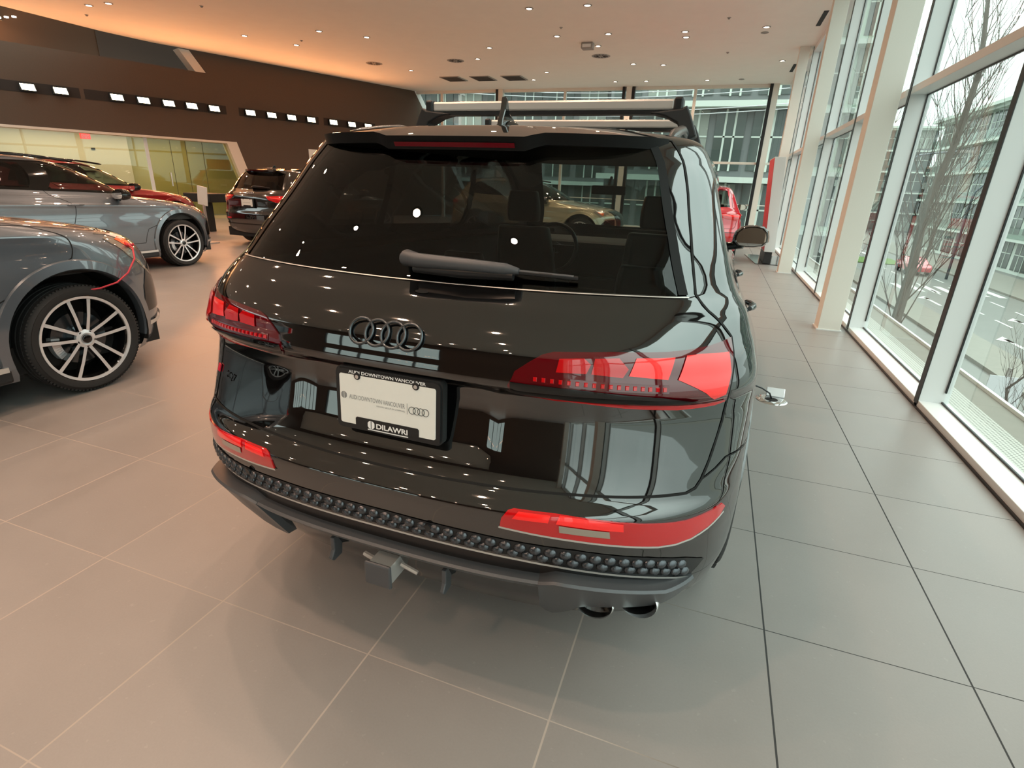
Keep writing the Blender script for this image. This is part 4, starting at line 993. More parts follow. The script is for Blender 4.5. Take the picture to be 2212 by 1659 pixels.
# left wall in its own plane (s along, z up), 0.4 thick
def wall_poly(name,poly,m,t=.4,o0=0.0):
    n=len(poly); V=[wp(s,z,o0) for s,z in poly]+[wp(s,z,o0-t) for s,z in poly]
    mb=MB(); mb.add(V,[tuple(range(n)),tuple(range(2*n-1,n-1,-1))]+[(k,(k+1)%n,(k+1)%n+n,k+n) for k in range(n)]); return mb.obj(name,m)
slot_z0,slot_z1=3.21,3.47
struct(wall_poly('wall_left',[(-40,2.42),(-7.41,2.42),(-6.70,0),(3.40,0),(-.03,CZ),(-.25,CZ+.3),(-8.6,CZ+.3),(-8.43,CZ),(-8.04,4.33),(-40,4.40)],M['wall_dark']))
struct(wall_poly('trim_1',[(-40,2.36),(-7.72,2.36),(-7.02,0),(-6.70,0),(-7.41,2.42),(-40,2.42)],M['beige_trim'],.42,.02))
struct(wall_poly('trim_2',[(-8.75,CZ),(-8.45,CZ),(-8.06,4.33),(-8.36,4.33)],M['beige_trim'],.45,.01))
# office behind the lower opening
struct(wall_poly('wall_office',[(-40,0),(-10.0,0),(-10.0,2.9),(-40,2.9)],M['beige_wall'],.1,-2.2))
struct(wall_poly('wall_office_green',[(-10.0,0),(-5,0),(-5,2.9),(-10.0,2.9)],M['office_green'],.1,-2.4))
V=[wp(-40,2.55,-.4),wp(-6,2.55,-.4),wp(-6,2.55,-4),wp(-40,2.55,-4)]; mb=MB(); mb.add(V,[(0,1,2,3)]); struct(mb.obj('ceiling_office',M['ceiling'],fix=False))
V=[wp(-8.0,0,-.4),wp(-6.6,0,-.4),wp(-6.6,2.6,-.4),wp(-8.0,2.6,-.4)]
struct(wall_poly('window_office',[(-9.98,.02),(-7.05,.02),(-7.72,2.34),(-9.98,2.34)],M['frost'],.012,-.16))
struct(wall_poly('window_office_left',[(-40,.02),(-10.02,.02),(-10.02,2.34),(-40,2.34)],M['window_glass'],.012,-.16))
mb=MB()
for s in (-9.36,-8.93,-8.44): 
    V=[wp(s-.006,.02,-.15),wp(s+.006,.02,-.15),wp(s+.006,2.34,-.15),wp(s-.006,2.34,-.15)]; mb.add(V,[(0,1,2,3)])
struct(mb.obj('trim_3',M['satin_black'],fix=False))
struct(wall_poly('trim_4',[(-9.98,0),(-7.04,0),(-7.05,.10),(-9.98,.10)],M['office_green'],.05,-.14))
struct(wall_poly('trim_5',[(-10.06,0),(-9.97,0),(-9.97,2.36),(-10.06,2.36)],M['white_frame'],.06,-.13))
def on_wall(name,s0,s1,z0,z1,m,label,cat,off=-.12,t=.03,group=None,parent=None,kind=None):
    o=wall_poly(name,[(s0,z0),(s1,z0),(s1,z1),(s0,z1)],m,t,off); 
    if parent: o.parent=parent
    if label: tag(o,label,cat,group)
    if kind: o['kind']=kind
    return o
on_wall('wall_screen',-10.36,-10.10,1.46,1.66,M['anthracite'],'small square wall screen seen behind the green office glass','screen',-2.27,.03)
on_wall('thermostat',-10.52,-10.42,1.50,1.58,M['satin_black'],'tiny dark thermostat beside the wall screen behind the glass','thermostat',-2.27,.02)
on_wall('wall_sensor',-11.0,-10.9,1.98,2.04,M['satin_black'],'tiny dark box high on the beige office wall','sensor',-2.17,.03)
on_wall('door_handle',-9.50,-9.47,1.0,1.40,M['aluminium'],'vertical metal pull handle on the green glass office door','handle',-.10,.03)
on_wall('push_bar',-11.55,-11.0,1.33,1.37,M['satin_black'],'black horizontal push bar on the beige office door','handle',-2.15,.04)
for (s0,s1,nm) in ((-11.05,-10.93,'beside the end of the black push bar'),(-10.80,-10.74,'furthest along the beige wall towards the green glass')):
    on_wall('wall_switch',s0,s1,1.18,1.34,M['beige_trim'],'small wall plate '+nm,'switch',-2.17,.02)
def tubes(name,s,w,o,lab):
    V=[wp(s,2.50,o),wp(s+w,2.50,o),wp(s+w,2.54,o),wp(s,2.54,o),wp(s,2.50,o-.10),wp(s+w,2.50,o-.10),wp(s+w,2.54,o-.10),wp(s,2.54,o-.10)]
    mb=MB(); mb.add(V,[(0,1,2,3),(7,6,5,4),(0,4,5,1),(1,5,6,2),(2,6,7,3),(3,7,4,0)]); o_=mb.obj(name,M['tube_glow']); tag(o_,lab,'light','strip lights in the office ceiling')
for k,(s,o) in enumerate(((-13.3,-.9),(-12.5,-1.2),(-14.6,-.8),(-9.9,-.7),(-9.5,-1.3),(-11.6,-.9),(-16.6,-1.0))): tubes('strip_light',s,1.0,o,'slim bright strip light in the office ceiling behind the low opening')
ex=wall_poly('exit_sign',[(-11.52,2.22),(-11.28,2.22),(-11.28,2.36),(-11.52,2.36)],M['exit_red'],.05,-.5); tag(ex,'red illuminated exit sign above the beige office wall, above the red car','sign')
Mx=Matrix(((WD.x,0,WN.x,wp(-11.40,2.29,-.495)[0]),(WD.y,0,WN.y,wp(-11.40,2.29,-.495)[1]),(0,1,0,2.29),(0,0,0,1))); text_fit('exit_lettering','EXIT',.18,.08,M['print_white'],ex,Mx)
# wall wash lamps in their slot
lamp_s=[-14.4,-13.35,-12.5,-11.83,-10.57,-9.92,-9.27,-8.64,-7.99,-6.87,-6.16,-5.46,-4.73,-3.86,-3.09,-2.37]
for s0,s1 in ((-16,-11.4),(-11.3,-10.9),(-10.9,-7.6),(-7.2,-4.4),(-4.2,-2.0)):
    struct(wall_poly('trim_slot',[(s0,3.22),(s1,3.22),(s1,3.47),(s0,3.47)],M['slot_brown'],.02,.005))
for i,s in enumerate(lamp_s):
    t=thing('wall_lamp','square warm floodlight glowing in the slot across the dark brown wall','light',wp(s,3.345,0),0,'row of warm floodlights along the dark wall')
    R3=Matrix(((WD.x,0,WN.x),(WD.y,0,WN.y),(0,1,0)))
    h=MB(); h.box((0,0,.055),(.34,.19,.08)); o=h.obj('lamp_housing',M['satin_black'],t); o.data.transform(R3.to_4x4())
    h=MB(); h.prism([(-.15,.07),(.13,.07),(.155,-.07),(-.125,-.07)],.096,.102); o=h.obj('lamp_lens',M['lamp_glow'],t); o.data.transform(R3.to_4x4())
    ld=bpy.data.lights.new('floodlight','AREA'); ld.shape='RECTANGLE'; ld.size=.32; ld.size_y=.16; ld.energy=LAMP_W; ld.color=(1,.35,.11)
    lo=bpy.data.objects.new('floodlight',ld); COL.objects.link(lo); lo.location=wp(s,3.345,.13); lo.rotation_euler=Vector(-WN).to_track_quat('Z','Y').to_euler(); lo.parent=None
# upper mezzanine behind the parapet
struct(wall_poly('wall_mezzanine',[(-30,3.5),(-9.9,3.5),(-9.9,6.2),(-30,6.2)],mat('mezzanine_brown',(.16,.085,.045),.6),.1,-3.4))
struct(wall_poly('wall_mezzanine_glass',[(-10.0,3.5),(-4,3.5),(-4,6.2),(-10.0,6.2)],mat('bronze_panel',(.10,.055,.03),.45,.0),.1,-3.35))
V=[wp(-40,5.35,-.2),wp(-14.2,5.35,-.2),wp(-12.2,5.35,-3.4),wp(-40,5.35,-3.4)]; mb=MB(); mb.add(V,[(0,1,2,3)]); struct(mb.obj('ceiling_mezzanine',M['ceiling'],fix=False))
V=[wp(-30,6.1,.1),wp(-4,6.1,.1),wp(-4,6.1,-3.6),wp(-30,6.1,-3.6)]; mb=MB(); mb.add(V,[(0,1,2,3)]); struct(mb.obj('ceiling_void',M['wall_dark'],fix=False))
V=[wp(-40,3.6,-.4),wp(-6,3.6,-.4),wp(-6,3.6,-3.4),wp(-40,3.6,-3.4)]; mb=MB(); mb.add(V,[(0,1,2,3)]); struct(mb.obj('floor_mezzanine',M['wall_dark'],fix=False))
for s,z,o in ((-10.3,4.70,-2.9),(-9.3,4.62,-2.85),(-8.9,4.42,-2.85)):
    mb=MB(); mb.lathe([(0,0),(.035,0),(.035,.02),(0,.02)],12,axis='z',c=wp(s,z,o)); tag(mb.obj('spot_lamp',M['down_glow']),'tiny white spotlight glinting above the dark parapet','light','small spots above the parapet')
for k in range(3):
    mb=MB(); mb.lathe([(0,-.03),(.05,-.03),(.05,0),(0,0)],14,axis='z',c=(-19.9+.28*k,11.55+.03*k,5.35)); tag(mb.obj('spot_lamp',M['down_glow']),'small bright spot in the upper orange ceiling beyond the parapet','light','cluster of spots in the upper ceiling')
la=bpy.data.lights.new('mezzanine_light','AREA'); la.size=2.0; la.energy=120; la.color=(1,.5,.22); lo=bpy.data.objects.new('mezzanine_light',la); COL.objects.link(lo); lo.location=wp(-14,4.3,-2.0); lo.rotation_euler=(PI,0,0)
ol=bpy.data.lights.new('office_light','AREA'); ol.shape='RECTANGLE'; ol.size=6; ol.size_y=1.2; ol.energy=75; ol.color=(1,.78,.46); lo=bpy.data.objects.new('office_light',ol); COL.objects.link(lo); lo.location=wp(-10.8,2.48,-1.2); lo.rotation_euler=(0,0,PI/2-ang)
# ceiling fittings
DL=[(-4.321,12.372),(-3.098,12.427),(-4.352,14.606),(-3.091,14.64),(-6.477,15.404),(-7.354,16.622),(-3.563,15.739),(-1.337,14.785),(-1.344,15.283),(.388,14.749),(1.031,18.276),(-2.99,18.043),(-2.152,18.307),(-5.892,18.849),(-6.721,20.031),(-3.996,20.744),(-2.95,20.796),(-.98,20.891),(-13.379,10.003),(-12.5,12.956),(-11.794,14.099),(-10.113,12.975),(-9.23,13.74),(-10.335,17.874)]
rnd=random.Random(3)
DLh=[(x+rnd.uniform(-.2,.2),y+rnd.uniform(-.2,.2)) for y in (-7,-4.6,-2.2,.2,2.6,5.0,7.6,10.0) for x in (-14,-11.2,-8.6,-6.4,-4.3,-3.1,-1.5)]
proto=None
DLL=bpy.data.lights.new('downlight_lamp','AREA'); DLL.shape='DISK'; DLL.size=.11; DLL.energy=DL_W; DLL.color=(1,.655,.46); DLL.spread=math.radians(140)
def dl_light(t):
    lo=bpy.data.objects.new('downlight_lamp',DLL); COL.objects.link(lo); lo.parent=t; lo.location=(0,0,-.02)
def downlight(x,y,lab,grp):
    global proto
    if proto is None:
        t=thing('downlight',lab,'light',(x,y,CZ),0,grp)
        mb=MB(); mb.lathe([(.060,0),(.088,0),(.088,-.008),(.060,-.012)],28,axis='z',closed=True); mb.obj('trim_ring',M['vent'],t,smooth=False)
        mb=MB(); mb.lathe([(0,-.004),(.058,-.004),(.058,-.006),(0,-.006)],24,axis='z'); mb.obj('lamp_face',M['down_glow'],t)
        proto=t; dl_light(t); return t
    c=proto.copy(); COL.objects.link(c); c.location=(x,y,CZ); c['label']=lab; c['group']=grp
    for ch in proto.children: d=ch.copy(); COL.objects.link(d); d.parent=c
    return c
for x,y in DL: downlight(x,y,'small round lit downlight recessed in the cream ceiling','lit downlights in the showroom ceiling')
for x,y in DLh: downlight(x,y,'small round lit downlight recessed in the cream ceiling','lit downlights in the showroom ceiling')
for x,y in ((.381,15.21),(.072,20.871)):
    mb=MB(); mb.lathe([(0,-.002),(.085,-.002),(.085,-.012),(.055,-.012),(.05,-.003)],24,axis='z',c=(x,y,CZ)); tag(mb.obj('unlit_downlight',M['vent']),'unlit grey downlight in the ceiling, '+('beside the lit one nearest the glass' if y<16 else 'closest to the far window wall'),'light')
for (x,y),w in zip(((-8.141,16.743),(-10.977,16.676),(-3.721,16.886)),('between the row of grilles and the middle of the ceiling','deepest in the orange glow beside the brown wall','behind the white projector box')):
    t=thing('round_vent','round perforated ceiling vent '+w,'vent',(x,y,CZ))
    mb=MB(); mb.lathe([(0,-.006),(.22,-.006),(.24,-.012),(.26,-.004),(.26,0)],36,axis='z'); mb.obj('vent_plate',M['vent'],t)
    mb=MB()
    for k in range(12):
        an=2*PI*k/12; mb.box((.14*math.cos(an),.14*math.sin(an),-.009),(.13,.018,.006),Matrix.Rotation(an,3,'Z'))
    mb.obj('vent_slots',M['black_slot'],t)
t=thing('ceiling_projector','small white box fitting hanging from the ceiling beside a downlight','projector',(-3.758,15.41,CZ)); mb=MB(); mb.box((0,0,-.07),(.30,.26,.14)); mb.obj('housing',M['vent'],t,bevel=.02); mb=MB(); mb.box((0,-.128,-.08),(.22,.012,.07)); mb.obj('front_panel',M['white_frame'],t)
for (x,y),w in zip(((-9.542,19.472),(-8.423,19.538),(-7.29,19.61)),('nearest the brown wall','in the middle of the three','furthest from the brown wall')):
    t=thing('ceiling_grille','square grey ceiling grille '+w,'vent',(x,y,CZ)); mb=MB(); mb.b2((-.36,-.42,-.02),(.36,.42,0)); mb.obj('grille_frame',M['vent'],t)
    mb=MB()
    for k in range(9): mb.box((0,-.36+.09*k,-.024),(.64,.03,.008))
    mb.obj('grille_slats',M['black_slot'],t)
for y,w in ((14.33,'nearer'),(19.327,'farther')):
    mb=MB(); mb.b2((1.37,y-.55,CZ-.006),(1.46,y+.55,CZ+.002)); tag(mb.obj('slot_diffuser',M['black_slot']),f'{w} narrow black air slot in the ceiling edge by the glass','vent')
for i,(x,y) in enumerate(((-4.047,13.877),(-.397,13.877),(-.391,17.032),(-11.38,10.647),(-14.914,10.547),(-11.263,13.684))):
    mb=MB(); mb.lathe([(0,-.03),(.02,-.03),(.03,-.004),(.045,0),(.045,.01)],14,axis='z',c=(x,y,CZ)); tag(mb.obj('sprinkler_head',M['vent']),'tiny grey sprinkler head dotting the cream ceiling','sprinkler','sprinkler heads in the ceiling')
# right window wall
W_IN,W_OUT,GX=1.62,1.80,1.775
ys=[4.51+2.452*k for k in range(-6,8)]; ys=[y for y in ys if y<FY-.5]
mb=MB()
for y in ys: mb.b2((W_IN,y,.0),(GX+.03,y+.062,CZ))
struct(mb.obj('trim_mullions',M['white_frame'],bevel=.003))
mb=MB()
for y in ys: mb.b2((W_IN-.006,y-.004,.03),(W_IN+.0,y+.066,CZ)); mb.b2((GX-.012,y+.063,.14),(GX-.002,y+.075,CZ)); mb.b2((GX-.012,y-.013,.14),(GX-.002,y-.001,CZ))
struct(mb.obj('trim_gaskets',M['satin_black']))
mb=MB()
mb.b2((W_IN,-10,.0),(W_OUT+.02,FY,.055)); mb.b2((W_IN,-10,2.43),(W_OUT,FY,2.50)); mb.b2((W_IN,-10,CZ-.12),(W_OUT,FY,CZ))
struct(mb.obj('trim_rails',M['white_frame'],bevel=.004))
mb=MB(); mb.b2((W_IN-.012,-10,-.001),(W_IN,FY,.012)); mb.b2((GX-.012,-10,.055),(GX-.002,FY,.068)); mb.b2((GX-.012,-10,2.418),(GX-.002,FY,2.43)); mb.b2((GX-.012,-10,2.50),(GX-.002,FY,2.512)); struct(mb.obj('baseboard_right',M['satin_black']))
for i,(a,b) in enumerate(((.055,2.43),(2.50,CZ-.12))):
    mb=MB(); mb.add([(GX,-10,a),(GX,FY,a),(GX,FY,b),(GX,-10,b)],[(0,1,2,3)]); struct(mb.obj('window_%d'%(i+1),M['window_glass'],fix=False))
for k,y in enumerate((-7.8,-2.9,6.9,11.8,16.7)):
    mb=MB(); mb.b2((1.30,y,0),(1.53,y+.25,CZ)); struct(mb.obj('column_%d'%(k+1),M['column'],bevel=.004))
    mb=MB(); mb.b2((1.285,y-.012,0),(1.545,y+.262,.012)); struct(mb.obj('trim_column_%d'%(k+1),M['white_frame']))
# far window wall
mb=MB()
for x,w in ((-11.25,.10),(-6.07,.09),(-1.36,.10)): mb.b2((x-w/2,FY-.05,0),(x+w/2,FY+.08,CZ))
for x in (-8.66,-3.66,1.20): mb.b2((x-.10,FY-.12,0),(x+.10,FY+.08,CZ))
mb.b2((-12.5,FY-.04,CZ-.10),(1.3,FY+.08,CZ)); mb.b2((-12.5,FY-.03,2.38),(1.62,FY+.06,2.46)); mb.b2((-9,FY-.05,0),(1.62,FY+.06,.10)); mb.b2((-9,FY-.03,1.02),(1.62,FY+.04,1.05))
struct(mb.obj('trim_far_frames',M['column'],bevel=.004))
mb=MB()
for x in (-8.80,-3.85,-3.50,1.06): mb.b2((x-.05,FY-.13,0),(x+.05,FY+.06,CZ))
struct(mb.obj('trim_far_dark',M['vent'] if False else M['satin_black']))
mb=MB(); mb.add([(-12.5,FY,0),(1.62,FY,0),(1.62,FY,CZ),(-12.5,FY,CZ)],[(0,1,2,3)]); struct(mb.obj('window_3',M['window_glass'],fix=False))
V=[wp(3.40,0,0),wp(3.62,0,0),wp(.22,CZ,0),wp(-.03,CZ,0),wp(3.40,0,-.1),wp(3.62,0,-.1),wp(.22,CZ,-.1),wp(-.03,CZ,-.1)]; mb=MB(); mb.add(V,[(0,1,2,3),(7,6,5,4),(0,4,5,1),(1,5,6,2),(2,6,7,3),(3,7,4,0)]); struct(mb.obj('trim_6',M['white_frame']))
# wall behind the camera, with a low band of windows
mb=MB()
mb.b2((-34,-10.2,0),(1.9,-10,.45)); mb.b2((-34,-10.2,2.3),(1.9,-10,CZ)); mb.b2((-34,-10.2,.45),(-11.4,-10,2.3)); mb.b2((-5.2,-10.2,.45),(1.9,-10,2.3))
struct(mb.obj('wall_back',M['wall_dark']))
mb=MB()
for k in range(6): mb.b2((-11.4+1.24*k-.04,-10.15,.45),(-11.4+1.24*k+.04,-10,2.3))
struct(mb.obj('trim_back_mullions',M['satin_black']))
mb=MB(); mb.add([(-11.4,-10.1,.45),(-5.2,-10.1,.45),(-5.2,-10.1,2.3),(-11.4,-10.1,2.3)],[(0,1,2,3)]); struct(mb.obj('window_4',M['window_glass'],fix=False))
mb=MB(); mb.b2((-34.2,-10,0),(-34,30,6.3)); struct(mb.obj('wall_end',M['wall_dark']))
V=[wp(-40,6.2,-3.4),wp(-40,6.2,4),wp(2,6.2,4),wp(2,6.2,-3.4)]
# pylon sign
t=thing('pylon_sign','tall leaning sign with red side and white front on a black base by the windows','sign',(1.08,13.0,0))
def sk(pts): return pts
def shear_box(x0,x1,y0,y1,z0,z1,lean):
    f=lambda z:-lean*(z-z0)/(z1-z0)
    return [(x0,y0,z0),(x1,y0,z0),(x1,y1,z0),(x0,y1,z0),(x0+f(z1),y0,z1),(x1+f(z1),y0,z1),(x1+f(z1),y1,z1),(x0+f(z1),y1,z1)],[(3,2,1,0),(4,5,6,7),(0,1,5,4),(1,2,6,5),(2,3,7,6),(3,0,4,7)]
mb=MB(); mb.add(*shear_box(0,.215,0,1.25,.27,2.17,.145)); mb.obj('sign_body',M['white_frame'],t,bevel=.004)
mb=MB(); V,F=shear_box(-.006,0,.03,1.20,.29,2.15,.143); mb.add(V,F); mb.obj('red_face',mat('sign_red',(.80,.01,.02),.4),t)
mb=MB(); mb.b2((.02,.04,.02),(.17,1.2,.27)); mb.obj('post',M['anthracite_d'],t)
mb=MB(); mb.add([(-.13,-.02,0),(.50,-.02,0),(.50,1.9,0),(-.28,1.9,0),(-.13,-.02,.014),(.50,-.02,.014),(.50,1.9,.014),(-.28,1.9,.014)],[(3,2,1,0),(4,5,6,7),(0,1,5,4),(1,2,6,5),(2,3,7,6),(3,0,4,7)]); mb.obj('base_plate',M['gloss_dark'],t)
# white poster on the dark wall
t=wall_poly('wall_poster',[(-4.90,1.62),(-4.30,1.62),(-4.30,2.37),(-4.90,2.37)],M['plate_white'],.03,.03); tag(t,'white poster on the dark brown wall above the black-brown SUV','poster')
# price stand behind the grey car
t=thing('price_stand','pale slanted price stand standing in front of the red car','stand',(-10.35,9.0,0)); 
mb=MB(); mb.box((0,0,.98),(.26,.02,.38),Matrix.Rotation(.14,3,'Y')); mb.obj('panel',M['plate_white'],t); mb=MB(); mb.b2((-.02,-.02,0),(.02,.02,.8)); mb.box((0,0,.012),(.3,.25,.024)); mb.obj('foot',M['aluminium'],t)
t=thing('desk','dark desk edge beside the black-brown SUV','desk',(-12.4,10.9,0)); mb=MB(); mb.b2((-.45,-.3,.74),(.45,.3,.95)); mb.obj('desk_top',M['cabin'],t,bevel=.02); mb=MB(); mb.b2((-.08,-.08,0),(.08,.08,.74)); mb.obj('pedestal',M['cabin'],t)
# floor socket with lead
t=thing('floor_socket','round metal floor socket with open lid, black lead running to the black SUV','socket',(.60,4.19,0))
mb=MB(); mb.lathe([(.045,.0),(.045,.004),(.10,.006),(.112,.0)],36,axis='z'); mb.obj('rim',M['chrome'],t,auto=40)
mb=MB(); mb.lathe([(0,.002),(.045,.002)],24,axis='z'); mb.obj('well',M['gap'],t,fix=False)
mb=MB(); mb.box((.03,.085,.035),(.13,.012,.07),Matrix.Rotation(-.5,3,'X')); mb.obj('lid',M['silver_face'],t,bevel=.005)
mb=MB(); mb.tube([(.0,.0,.01),(-.02,.0,.05),(-.08,-.01,.085),(-.2,-.02,.12),(-.34,-.03,.20),(-.40,-.03,.30)],.006,8); mb.obj('lead',M['satin_black'],t,smooth=True)
# ---------------------------------------------------------------- outside
GZ=-5.0
M['road']=mat('wet_asphalt',(.17,.17,.155),.55,noise=(.8,.12))
M['paint_line']=mat('road_marking',(.62,.62,.58),.7)
M['pave']=mat('pavement',(.22,.21,.18),.8,noise=(4,.1))
M['grass']=mat('grass_verge',(.12,.2,.05),.9,noise=(6,.3))
M['bark']=mat('bark',(.075,.062,.052),.9,noise=(30,.3))
M['twig']=mat('twigs',(.085,.066,.055),.9)
M['bldg']=mat('pale_facade',(.50,.55,.50),.6)
M['bwin']=mat('facade_glass',(.06,.075,.07),.1)
M['bwin2']=mat('facade_curtained',(.22,.24,.21),.4)
M['siding']=mat('grey_siding',(.13,.14,.14),.6)
M['brick']=mat('brown_brick',(.14,.10,.085),.8)
M['mint']=mat('mint_render',(.42,.50,.42),.7)
M['far_white']=mat('white_render',(.55,.56,.58),.7)
def grate_mat():
    m=bpy.data.materials.new('perforated_grate'); m.use_nodes=True; nt=m.node_tree; b=nt.nodes['Principled BSDF']; g=nt.nodes.new('ShaderNodeNewGeometry'); sp=nt.nodes.new('ShaderNodeSeparateXYZ'); nt.links.new(g.outputs['Position'],sp.inputs[0]); o=[]
    for k in ('X','Y'):
        a=nt.nodes.new('ShaderNodeMath'); a.operation='MULTIPLY'; a.inputs[1].default_value=38; nt.links.new(sp.outputs[k],a.inputs[0])
        f=nt.nodes.new('ShaderNodeMath'); f.operation='FRACT'; nt.links.new(a.outputs[0],f.inputs[0])
        l=nt.nodes.new('ShaderNodeMath'); l.operation='GREATER_THAN'; l.inputs[1].default_value=.45; nt.links.new(f.outputs[0],l.inputs[0]); o.append(l)
    mu=nt.nodes.new('ShaderNodeMath'); mu.operation='MULTIPLY'; nt.links.new(o[0].outputs[0],mu.inputs[0]); nt.links.new(o[1].outputs[0],mu.inputs[1])
    mx=nt.nodes.new('ShaderNodeMixRGB'); mx.inputs[1].default_value=(.42,.42,.37,1); mx.inputs[2].default_value=(.10,.10,.085,1); nt.links.new(mu.outputs[0],mx.inputs[0]); nt.links.new(mx.outputs[0],b.inputs['Base Color']); b.inputs['Roughness'].default_value=.5
    return m
mb=MB(); mb.b2((1.83,-10,-.5),(2.46,FY+1,-.10)); struct(mb.obj('ledge',M['pave']))
mb=MB(); mb.b2((1.83,-10,-.10),(2.20,FY,-.085)); struct(mb.obj('trim_grate',grate_mat()))
mb=MB(); mb.b2((2.44,-10,-.14),(2.47,FY+1,-.07)); struct(mb.obj('trim_ledge_edge',M['white_frame']))
mb=MB(); mb.b2((-80,-60,GZ-.2),(200,260,GZ)); struct(mb.obj('street_ground',M['road']))
mb=MB(); mb.b2((2.0,-60,GZ),(5.6,140,GZ+.14)); mb.b2((21,-60,GZ),(26,140,GZ+.14)); struct(mb.obj('pavement',M['pave']))
mb=MB(); mb.add([(11.2,20,GZ+.16),(13.2,20,GZ+.16),(13.2,60,GZ+.16),(12.4,70,GZ+.16),(11.2,60,GZ+.16),(11.2,20,GZ),(13.2,20,GZ),(13.2,60,GZ),(12.4,70,GZ),(11.2,60,GZ)],[(0,1,2,3,4),(0,5,6,1),(1,6,7,2),(2,7,8,3),(3,8,9,4),(4,9,5,0)]); struct(mb.obj('traffic_island',M['pave']))
mb=MB(); mb.b2((13.3,66,GZ+.02),(19,72,GZ+.1)); struct(mb.obj('grass_verge',M['grass']))
mb=MB()
for x in (8.0,16.2,18.6):
    for k in range(26): mb.b2((x-.07,4+3.6*k,GZ+.004),(x+.07,6+3.6*k,GZ+.012))
for k in range(9): mb.b2((9.5+1.0*k,76,GZ+.004),(10.0+1.0*k,79.5,GZ+.012))
for k in range(8): mb.b2((13+1.0*k,48,GZ+.004),(13.5+1.0*k,51.5,GZ+.012))
# turn arrows
for (x,y) in ((14.6,30),(14.6,42),(17.4,36)):
    mb.b2((x-.1,y,GZ+.004),(x+.1,y+3,GZ+.012)); mb.add([(x-.55,y+2.6,GZ+.012),(x+.1,y+2.2,GZ+.012),(x+.1,y+3.6,GZ+.012)],[(0,1,2)])
struct(mb.obj('road_markings',M['paint_line']))
def building(name,label,x,y,w,d,h,faces,nx,nz,m,wz=.55,slab=True,bal=True,roofed=True):
    t=thing(name,label,'building',(x,y,GZ))
    mb=MB(); mb.b2((0,0,0),(w,d,h)); mb.obj('wall',m,t)
    fh=h/nz
    for fc in faces:
        L=w if fc in 'S' else d; n=nx if fc in 'S' else max(2,int(nx*d/w))
        for k in range(nz):
            mb=MB(); z0=k*fh
            if fc=='S': mb.b2((-.3,-.9,z0+fh-.28),(w+.3,0,z0+fh))
            else: mb.b2((-.9,-.3,z0+fh-.28),(0,d+.3,z0+fh))
            mb.obj('floor_slab',M['bldg'] if slab else m,t)
            wn=MB(); cu=MB(); ml=MB()
            for j in range(n):
                a=L/n*(j+.10); b=L/n*(j+.90); ww=b-a
                q=wn if (j*7+k*3)%4 else cu
                if fc=='S':
                    q.b2((a,-.06,z0+.35),(b,.02,z0+fh-.35))
                    for u in (.33,.66): ml.b2((a+ww*u-.05,-.10,z0+.3),(a+ww*u+.05,-.02,z0+fh-.3))
                    ml.b2((a,-.10,z0+fh*wz-.04),(b,-.02,z0+fh*wz+.04))
                else:
                    q.b2((-.06,a,z0+.35),(.02,b,z0+fh-.35))
                    for u in (.33,.66): ml.b2((-.10,a+ww*u-.05,z0+.3),(-.02,a+ww*u+.05,z0+fh-.3))
                    ml.b2((-.10,a,z0+fh*wz-.04),(-.02,b,z0+fh*wz+.04))
            if wn.F: wn.obj('window_row',M['bwin'],t)
            if cu.F: cu.obj('curtained_window',M['bwin2'],t)
            ml.obj('window_bars',M['bldg'],t)
            if bal and k:
                rl=MB()
                if fc=='S': rl.b2((0,-.95,z0),(w,-.90,z0+.95))
                else: rl.b2((-.95,0,z0),(-.90,d,z0+.95))
                rl.obj('balcony_rail',M['rail_glass'],t)
    if roofed: mb=MB(); mb.b2((-1.4,-1.4,h),(w+.5,d+.5,h+.35)); mb.obj('roof',M['bldg'],t)
    return t
M['rail_glass']=glass_mat('balcony_glass',(.62,.70,.66),1.5)
building('apartment_building','pale apartment block of glazed balconies across the street, beyond the bare tree',27.5,44,14,52,16.2,'WS',4,5,M['bldg'])
building('corner_building','grey building far down the street, behind the tallest bare tree',13,132,24,20,19,'WS',5,5,M['siding'],bal=False)
building('white_building','low white building at the far end of the street',40,120,20,30,12,'WS',5,4,M['far_white'],bal=False)
building('siding_building','long grey clad building facing the far window wall',-34,44,38,12,17,'S',15,5,M['siding'],bal=False)
building('mint_building','mint green rendered building facing the far window wall, beside the grey clad one',5.0,46,4,10,20,'S',2,5,M['mint'],bal=False)
building('glazed_tower','dark glazed building behind the far corner of the showroom',-6.5,33,9.2,8,18,'S',5,5,M['siding'],bal=False)
